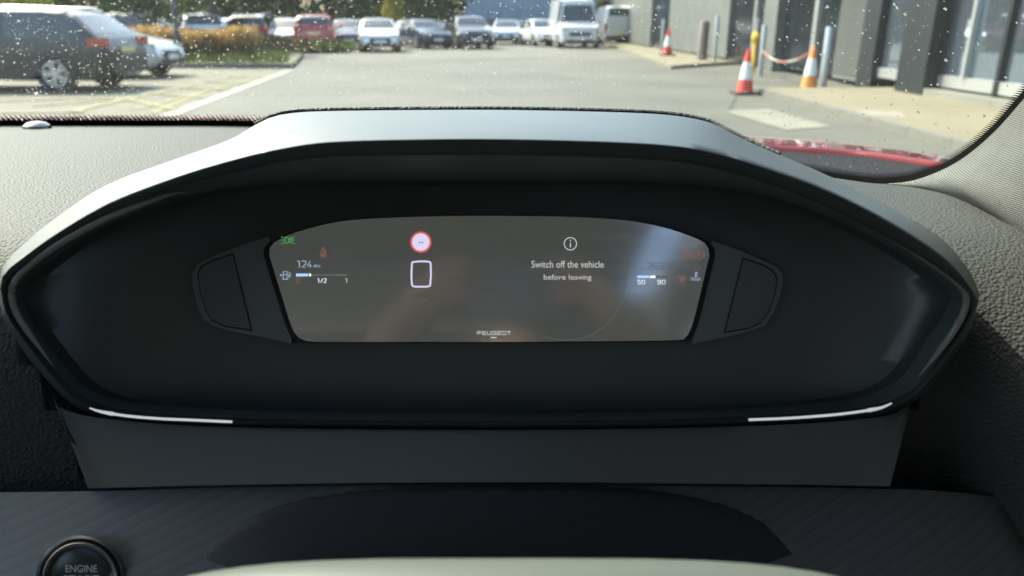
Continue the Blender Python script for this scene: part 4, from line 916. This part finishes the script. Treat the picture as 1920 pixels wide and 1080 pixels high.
for sx in (-1, 1):
    part(MB().prism([wpt(sx * .06, .022, .018), wpt(sx * .17, .03, .004), wpt(sx * .17, -.012, .004), wpt(sx * .06, -.03, .018)], [wpt(sx * .06, .022, .034), wpt(sx * .17, .03, .02), wpt(sx * .17, -.012, .02), wpt(sx * .06, -.03, .034)]), 'spoke', M_INNER, stw, smooth=False)
part(MB().prism([wpt(-.025, -.045, .018), wpt(.025, -.045, .018), wpt(.02, -.16, .004), wpt(-.02, -.16, .004)], [wpt(-.025, -.045, .034), wpt(.025, -.045, .034), wpt(.02, -.16, .02), wpt(-.02, -.16, .02)]), 'spoke', M_INNER, stw, smooth=False)
part(MB().lathe([(.05, -.02), (.055, .2)], 20, c=(0, 0, 0)), 'column', M_INNER, stw) if False else None

# --- right pillar trim
ia = [i for i, c in enumerate(C) if c[0] > 1640]
pa = [hit(C[i][0] - nor[i][0] * 2, C[i][1] - nor[i][1] * 2, .006) for i in ia]
foot = cat([(.334, .605, 1.070), (.330, .55, 1.075), (.322, .49, 1.078), (.314, .452, 1.079), (.314, .41, 1.078), (.322, .365, 1.09), (.330, .30, 1.14), (.322, .2, 1.24), (.29, .08, 1.36), (.25, -.05, 1.46)], len(pa))
# even spacing in x/y collapses late points, so resample on 3-D length
def resample(pts, n):
    pts = [Vector(p) for p in pts]; L = [0]
    for a, b in zip(pts, pts[1:]): L.append(L[-1] + (b - a).length)
    o = []; j = 0
    for i in range(n):
        t_ = L[-1] * i / (n - 1)
        while j < len(L) - 2 and L[j + 1] < t_: j += 1
        o.append(pts[j].lerp(pts[j + 1], (t_ - L[j]) / max(1e-9, L[j + 1] - L[j])))
    return o
NPa = 60
pa_r = resample(pa, NPa); ft = resample(foot, NPa)
rows = []
for k in range(9):
    t_ = k / 8; rows.append([a.lerp(b, t_) + Vector((-.018, -.006, .014)) * math.sin(math.pi * t_) * min(1, i / 18) for i, (a, b) in enumerate(zip(pa_r, ft))])
part(MB().grid(rows), 'pillar_trim', M_FABRIC, label='pale woven fabric on the windscreen pillar')
# pillar on the far side, mirrored about the car's centre
part(MB().grid([[(2 * XC - p.x, p.y, p.z) for p in r_] for r_ in rows]), 'pillar_trim', M_FABRIC)
# outer flesh of both pillars so that no daylight passes
for s_ in (1, -1):
    q = [[p + Vector((.0, 0, 0)) for p in ft], [Vector((.47, p.y, p.z)) for p in ft]]
    part(MB().grid([[(p.x if s_ == 1 else 2 * XC - p.x, p.y, p.z) for p in r_] for r_ in q]), 'pillar_side', M_FABRIC)

# --- bonnet and cowl
be = cat([(-500, 258, 1.06), (0, 243, 1.14), (500, 241, 1.17), (960, 248, 1.17), (1300, 262, 1.12), (1420, 270, 1.08), (1500, 275, 1.04), (1600, 281, .99), (1680, 291, .94), (1780, 307, .88), (1860, 325, .84)], 70)
bc_ = cat([(-500, 236, 1.35), (0, 221, 1.5), (250, 218, 1.52), (500, 219, 1.52), (960, 230, 1.5), (1300, 246, 1.4), (1390, 254, 1.34), (1500, 261, 1.28), (1600, 270, 1.2), (1700, 283, 1.1), (1780, 296, 1.02), (1860, 314, .96)], 70)
e_, c_ = [P(*p) for p in be], [P(*p) for p in bc_]
f1 = [p + Vector((0, .35, -.05)) for p in c_]; f2 = [p + Vector((0, .65, -.16)) for p in c_]; f3 = [Vector((p.x, 1.98, .6)) for p in c_]
part(MB().grid([[p + Vector((0, -.001, -.007)) for p in e_], [p + Vector((0, -.001, -.003)) for p in e_], e_, [a.lerp(b, .5) + Vector((0, 0, .003)) for a, b in zip(e_, c_)], c_, f1, f2, f3]), 'bonnet', M_BODYRED, angle=60, label='wet red bonnet beyond the windscreen')
gb = [Vector((p.x, y0(p.x) + .01, 1.035)) for p in e_]
part(MB().grid([[p + Vector((0, .03, -.006)) for p in e_], [a.lerp(b, .4) + Vector((0, 0, -.014)) for a, b in zip(e_, gb)], gb]), 'cowl_panel', mat('wet_black_cowl', (.006, .006, .007), .6, 0, .12, bump=('noise', 260, .004)), angle=60)
# wings closing the bonnet sides
for p_, nm in ((e_, 'front_wing'),):
    for s_ in (0, -1):
        q = [e_[s_], c_[s_], f1[s_], f2[s_], f3[s_]]
        part(MB().grid([q, [Vector((p.x + (.06 if s_ == -1 else -.06), p.y, p.z - .1)) for p in q], [Vector((p.x + (.1 if s_ == -1 else -.1), p.y, .3)) for p in q]]), nm, M_BODYRED, angle=60)

# --- cabin shell: roof, doors, rear, floor, seats
XL, XR = 2 * XC - .47, .47
def rrow(y_, z, inner=0): return [(XC + (k / 10 * 2 - 1) * (.60 - inner), y_, z - .05 * (k / 10 * 2 - 1) ** 4) for k in range(11)]
roof_rows = [(.36, 1.47), (.2, 1.50), (.12, 1.506), (-.42, 1.53), (-.66, 1.532), (-1.36, 1.518), (-1.45, 1.51), (-1.75, 1.47)]
def roof_part(name, m, inner, dz, glass):
    mb = MB(); rr = [rrow(a, b + dz, inner) for a, b in roof_rows]
    for i_ in range(len(rr) - 1):
        for k in range(10):
            g = (2 <= k <= 7) and i_ in (2, 4)
            if g == glass: mb.poly([rr[i_][k], rr[i_][k + 1], rr[i_ + 1][k + 1], rr[i_ + 1][k]])
    return part(mb, name, m, weld=True)
roof_part('headliner', M_HEADLINER, 0, 0, False)
roof_part('roof', M_BODYRED, -.05, .035, False)
roof_part('added_roof_glass', thin_glass('added_roof_tint', (.62, .66, .64)), -.02, .02, True)  # made-up roof panes, added for sky light and display reflections
M_TRIM = mat('door_trim_grey', (.16, .158, .15), .6, bump=('leather', 400, .001))
for s_ in (1, -1):
    X = XR if s_ == 1 else XL
    part(MB().box((X, -.15, .66), (.035, .80, .36)), 'front_door', M_TRIM, smooth=False)
    part(MB().box((X - s_ * .06, -.1, .82), (.05, .35, .03)), 'armrest', M_TRIM, smooth=False)
    part(MB().box((X, -1.35, .66), (.035, .39, .36)), 'rear_door', M_TRIM, smooth=False)
    part(MB().prism([(X, -.90, 1.02), (X, -1.02, 1.02), (X - s_ * .13, -1.0, 1.50), (X - s_ * .13, -.90, 1.50)], [(X - s_ * .05, -.90, 1.02), (X - s_ * .05, -1.02, 1.02), (X - s_ * .18, -1.0, 1.50), (X - s_ * .18, -.90, 1.50)]), 'door_pillar', M_FABRIC, smooth=False)
    part(MB().prism([(X, -1.62, 1.02), (X, -2.0, 1.02), (X - s_ * .13, -1.95, 1.48), (X - s_ * .13, -1.70, 1.50)], [(X - s_ * .05, -1.62, 1.02), (X - s_ * .05, -2.0, 1.02), (X - s_ * .18, -1.95, 1.48), (X - s_ * .18, -1.70, 1.50)]), 'rear_pillar', M_FABRIC, smooth=False)
    part(MB().poly([(X, .40, 1.02), (X, -.9, 1.02), (X - s_ * .13, -.9, 1.50), (X - s_ * .13, .0, 1.49), (X - s_ * .05, .2, 1.3)]), 'side_window', MATS.get('side_glass') or thin_glass('side_glass', (.66, .71, .69)), smooth=False)
    part(MB().poly([(X, -1.02, 1.02), (X, -1.62, 1.02), (X - s_ * .13, -1.70, 1.50), (X - s_ * .13, -1.0, 1.50)]), 'side_window', MATS['side_glass'], smooth=False)
part(MB().box((XC, -2.0, .66), (.82, .04, .38)), 'tailgate', M_TRIM, smooth=False)
part(MB().poly([(XC - .75, -2.0, 1.04), (XC + .75, -2.0, 1.04), (XC + .6, -1.85, 1.47), (XC - .6, -1.85, 1.47)]), 'rear_window', thin_glass('privacy_glass', (.35, .38, .36)), smooth=False)
part(MB().box((XC, -.75, .27), (.84, 1.26, .03)), 'floor', M_TRIM, smooth=False)
part(MB().box((XC, .55, .5), (.84, .03, .30)), 'firewall', M_TRIM, smooth=False)
M_SEAT = mat('seat_cloth', (.24, .235, .22), .85, bump=('weave', 180, .001))
for X in (0.0, 2 * XC):
    st = empty('seat', (X - XC, -.55 - .3, .33)); st.parent = me_car
    def slab(pts, hw, bev, nm):
        rows_ = []
        for f_ in (-1, -.93, -.6, 0, .6, .93, 1):
            k_ = 1 - .12 * max(0, abs(f_) - .9) * 10
            cy_ = sum(p[0] for p in pts) / len(pts); cz_ = sum(p[1] for p in pts) / len(pts)
            rows_.append([(f_ * hw, cy_ + (p[0] - cy_) * k_, cz_ + (p[1] - cz_) * k_) for p in pts])
        m_ = MB().grid(rows_, close_u=True); m_.poly(list(reversed(rows_[0]))); m_.poly(rows_[-1]); return m_.build(nm, M_SEAT, st, angle=50)
    slab([(.28, .0), (.30, .10), (.26, .16), (0, .12), (-.22, .10), (-.24, .0)], .26, 0, 'seat_cushion')
    slab([(-.20, .08), (-.18, .3), (-.26, .55), (-.34, .72), (-.40, .74), (-.43, .70), (-.36, .3), (-.32, .08)], .25, 0, 'backrest')
    slab([(-.37, .78), (-.36, .88), (-.38, .96), (-.44, .96), (-.46, .88), (-.45, .78)], .13, 0, 'headrest')

# ------------------------------------------------------------------ the driver holding the phone (mirrored softly in the display)
def driver():
    V, E, RAD = [], [], []
    def j(p, r, a=None):
        V.append(p); RAD.append(r)
        if a is not None: E.append((a, len(V) - 1))
        return len(V) - 1
    pel = j((0, -.66, .52), .15); ab = j((0, -.65, .70), .14, pel); ch = j((0, -.63, .90), .15, ab); nb = j((0, -.60, 1.06), .07, ch); nk = j((0, -.585, 1.13), .055, nb); hd = j((0, -.565, 1.22), .085, nk); tp = j((0, -.57, 1.32), .075, hd)
    for sd in (-1, 1):
        sh_ = j((sd * .17, -.61, 1.02), .07, ch); el = j((sd * .29, -.33, .94), .047, sh_); fa = j((sd * .22, -.16, 1.07), .044, el); wr = j((sd * .125, -.035, 1.175), .03, fa); pm_ = j((sd * .10, -.03, 1.20), .027, wr)
        for k, dz in enumerate((-.022, -.006, .010, .024)):
            f1_ = j((sd * .088, -.012, 1.21 + dz), .0085, pm_); f2_ = j((sd * .066, -.007, 1.21 + dz), .008, f1_); j((sd * (.05 - .004 * (k == 3)), -.0085, 1.21 + dz), .0075, f2_)
        t1 = j((sd * .088, -.034, 1.185), .010, pm_); j((sd * .055, -.032, 1.19), .009, t1)
        kn = j((sd * .13, -.2, .56), .075, pel); an = j((sd * .13, .12, .33), .05, kn); j((sd * .13, .26, .33), .04, an)
    me = bpy.data.meshes.new('driver'); me.from_pydata(V, E, []); o = bpy.data.objects.new('driver_tmp', me); COL.objects.link(o)
    o.modifiers.new('skin', 'SKIN'); sb = o.modifiers.new('sub', 'SUBSURF'); sb.levels = 2; sb.render_levels = 2
    for i_, v in enumerate(me.skin_vertices[0].data):
        v.radius = (RAD[i_], RAD[i_]); v.use_root = i_ == 0
    bpy.context.view_layer.update()
    m2 = bpy.data.meshes.new_from_object(o.evaluated_get(bpy.context.evaluated_depsgraph_get())); bpy.data.objects.remove(o)
    m2.materials.clear(); m2.materials.append(mat('dark_jumper', (.014, .014, .016), .9)); m2.materials.append(mat('skin', (.42, .25, .18), .5)); m2.materials.append(mat('dark_hair', (.03, .022, .018), .6))
    for p in m2.polygons:
        c = p.center; p.use_smooth = True
        if c.y > -.034 and c.z > 1.15: p.material_index = 1
        elif c.z > 1.10: p.material_index = 2 if (c.z > 1.31 or (c.y < -.60 and c.z > 1.17)) else 1
    o = bpy.data.objects.new('person', m2); link(o)
    tag(o, 'person in a dark jumper holding the phone, a blurred reflection in the display', 'person')
    ph = MB().box((0, -.021, 1.205), (.074, .004, .036)).build('phone', mat('phone_black', (.01, .01, .012), .2), smooth=False)
    tag(ph, 'black phone held level in both hands in front of the driver', 'phone')
driver()

# ------------------------------------------------------------------ RAIN ON THE GLASS AND BONNET
def drop_mat():
    m = bpy.data.materials.new('rain_water'); m.use_nodes = True; nt = m.node_tree; nt.nodes.clear()
    out = nt.nodes.new('ShaderNodeOutputMaterial'); g = nt.nodes.new('ShaderNodeBsdfGlass'); g.inputs['IOR'].default_value = 1.33; g.inputs['Roughness'].default_value = .08
    t = nt.nodes.new('ShaderNodeBsdfTranslucent'); t.inputs[0].default_value = (.85, .87, .84, 1); mx = nt.nodes.new('ShaderNodeMixShader'); mx.inputs[0].default_value = .11
    nt.links.new(g.outputs[0], mx.inputs[1]); nt.links.new(t.outputs[0], mx.inputs[2]); nt.links.new(mx.outputs[0], out.inputs[0]); return m
rd = random.Random(77); mb = MB()
def dome(c, u, v, n, ru, rv_, h):
    b = len(mb.v); K = 8
    for rr_, hh in ((1, 0), (.72, .62)):
        for k in range(K):
            a = 2 * math.pi * k / K; mb.v.append(tuple(c + u * (ru * rr_ * math.cos(a)) + v * (rv_ * rr_ * math.sin(a)) + n * (h * hh)))
    mb.v.append(tuple(c + n * h))
    for k in range(K):
        k2 = (k + 1) % K; mb.f.append((b + k, b + k2, b + K + k2, b + K + k)); mb.f.append((b + K + k, b + K + k2, b + 2 * K))
for _ in range(11000):
    X = rd.uniform(-.98, .34); z = rd.uniform(1.07, 1.29); yy = y0(X) - (z - 1.08) / TR
    g_ = (y0(X + .005) - y0(X - .005)) / .01
    n_ = Vector((-g_, 1, 1 / TR)).normalized(); u_ = Vector((1, g_, 0)).normalized(); v_ = n_.cross(u_)
    s_ = .00026 + .00072 * rd.random() ** 3.5
    dome(Vector((X, yy, z)) + n_ * .0008, u_, v_, n_, s_ * rd.uniform(.9, 1.5), s_ * rd.uniform(.8, 1.6), s_ * .6)
for _ in range(170):
    i = rd.randrange(len(e_) - 1); t_ = rd.random(); p = e_[i].lerp(c_[i], t_).lerp(e_[i + 1].lerp(c_[i + 1], t_), rd.random()) + Vector((0, 0, .0035 * math.sin(math.pi * t_)))
    s_ = rd.uniform(.001, .0036); dome(p, Vector((1, 0, 0)), Vector((0, 1, 0)), Vector((0, 0, 1)), s_ * rd.uniform(1, 1.8), s_, s_ * .7)
tag(mb.build('raindrops', drop_mat(), angle=180), 'scattered raindrops on the windscreen and red bonnet', 'water', kind='stuff')
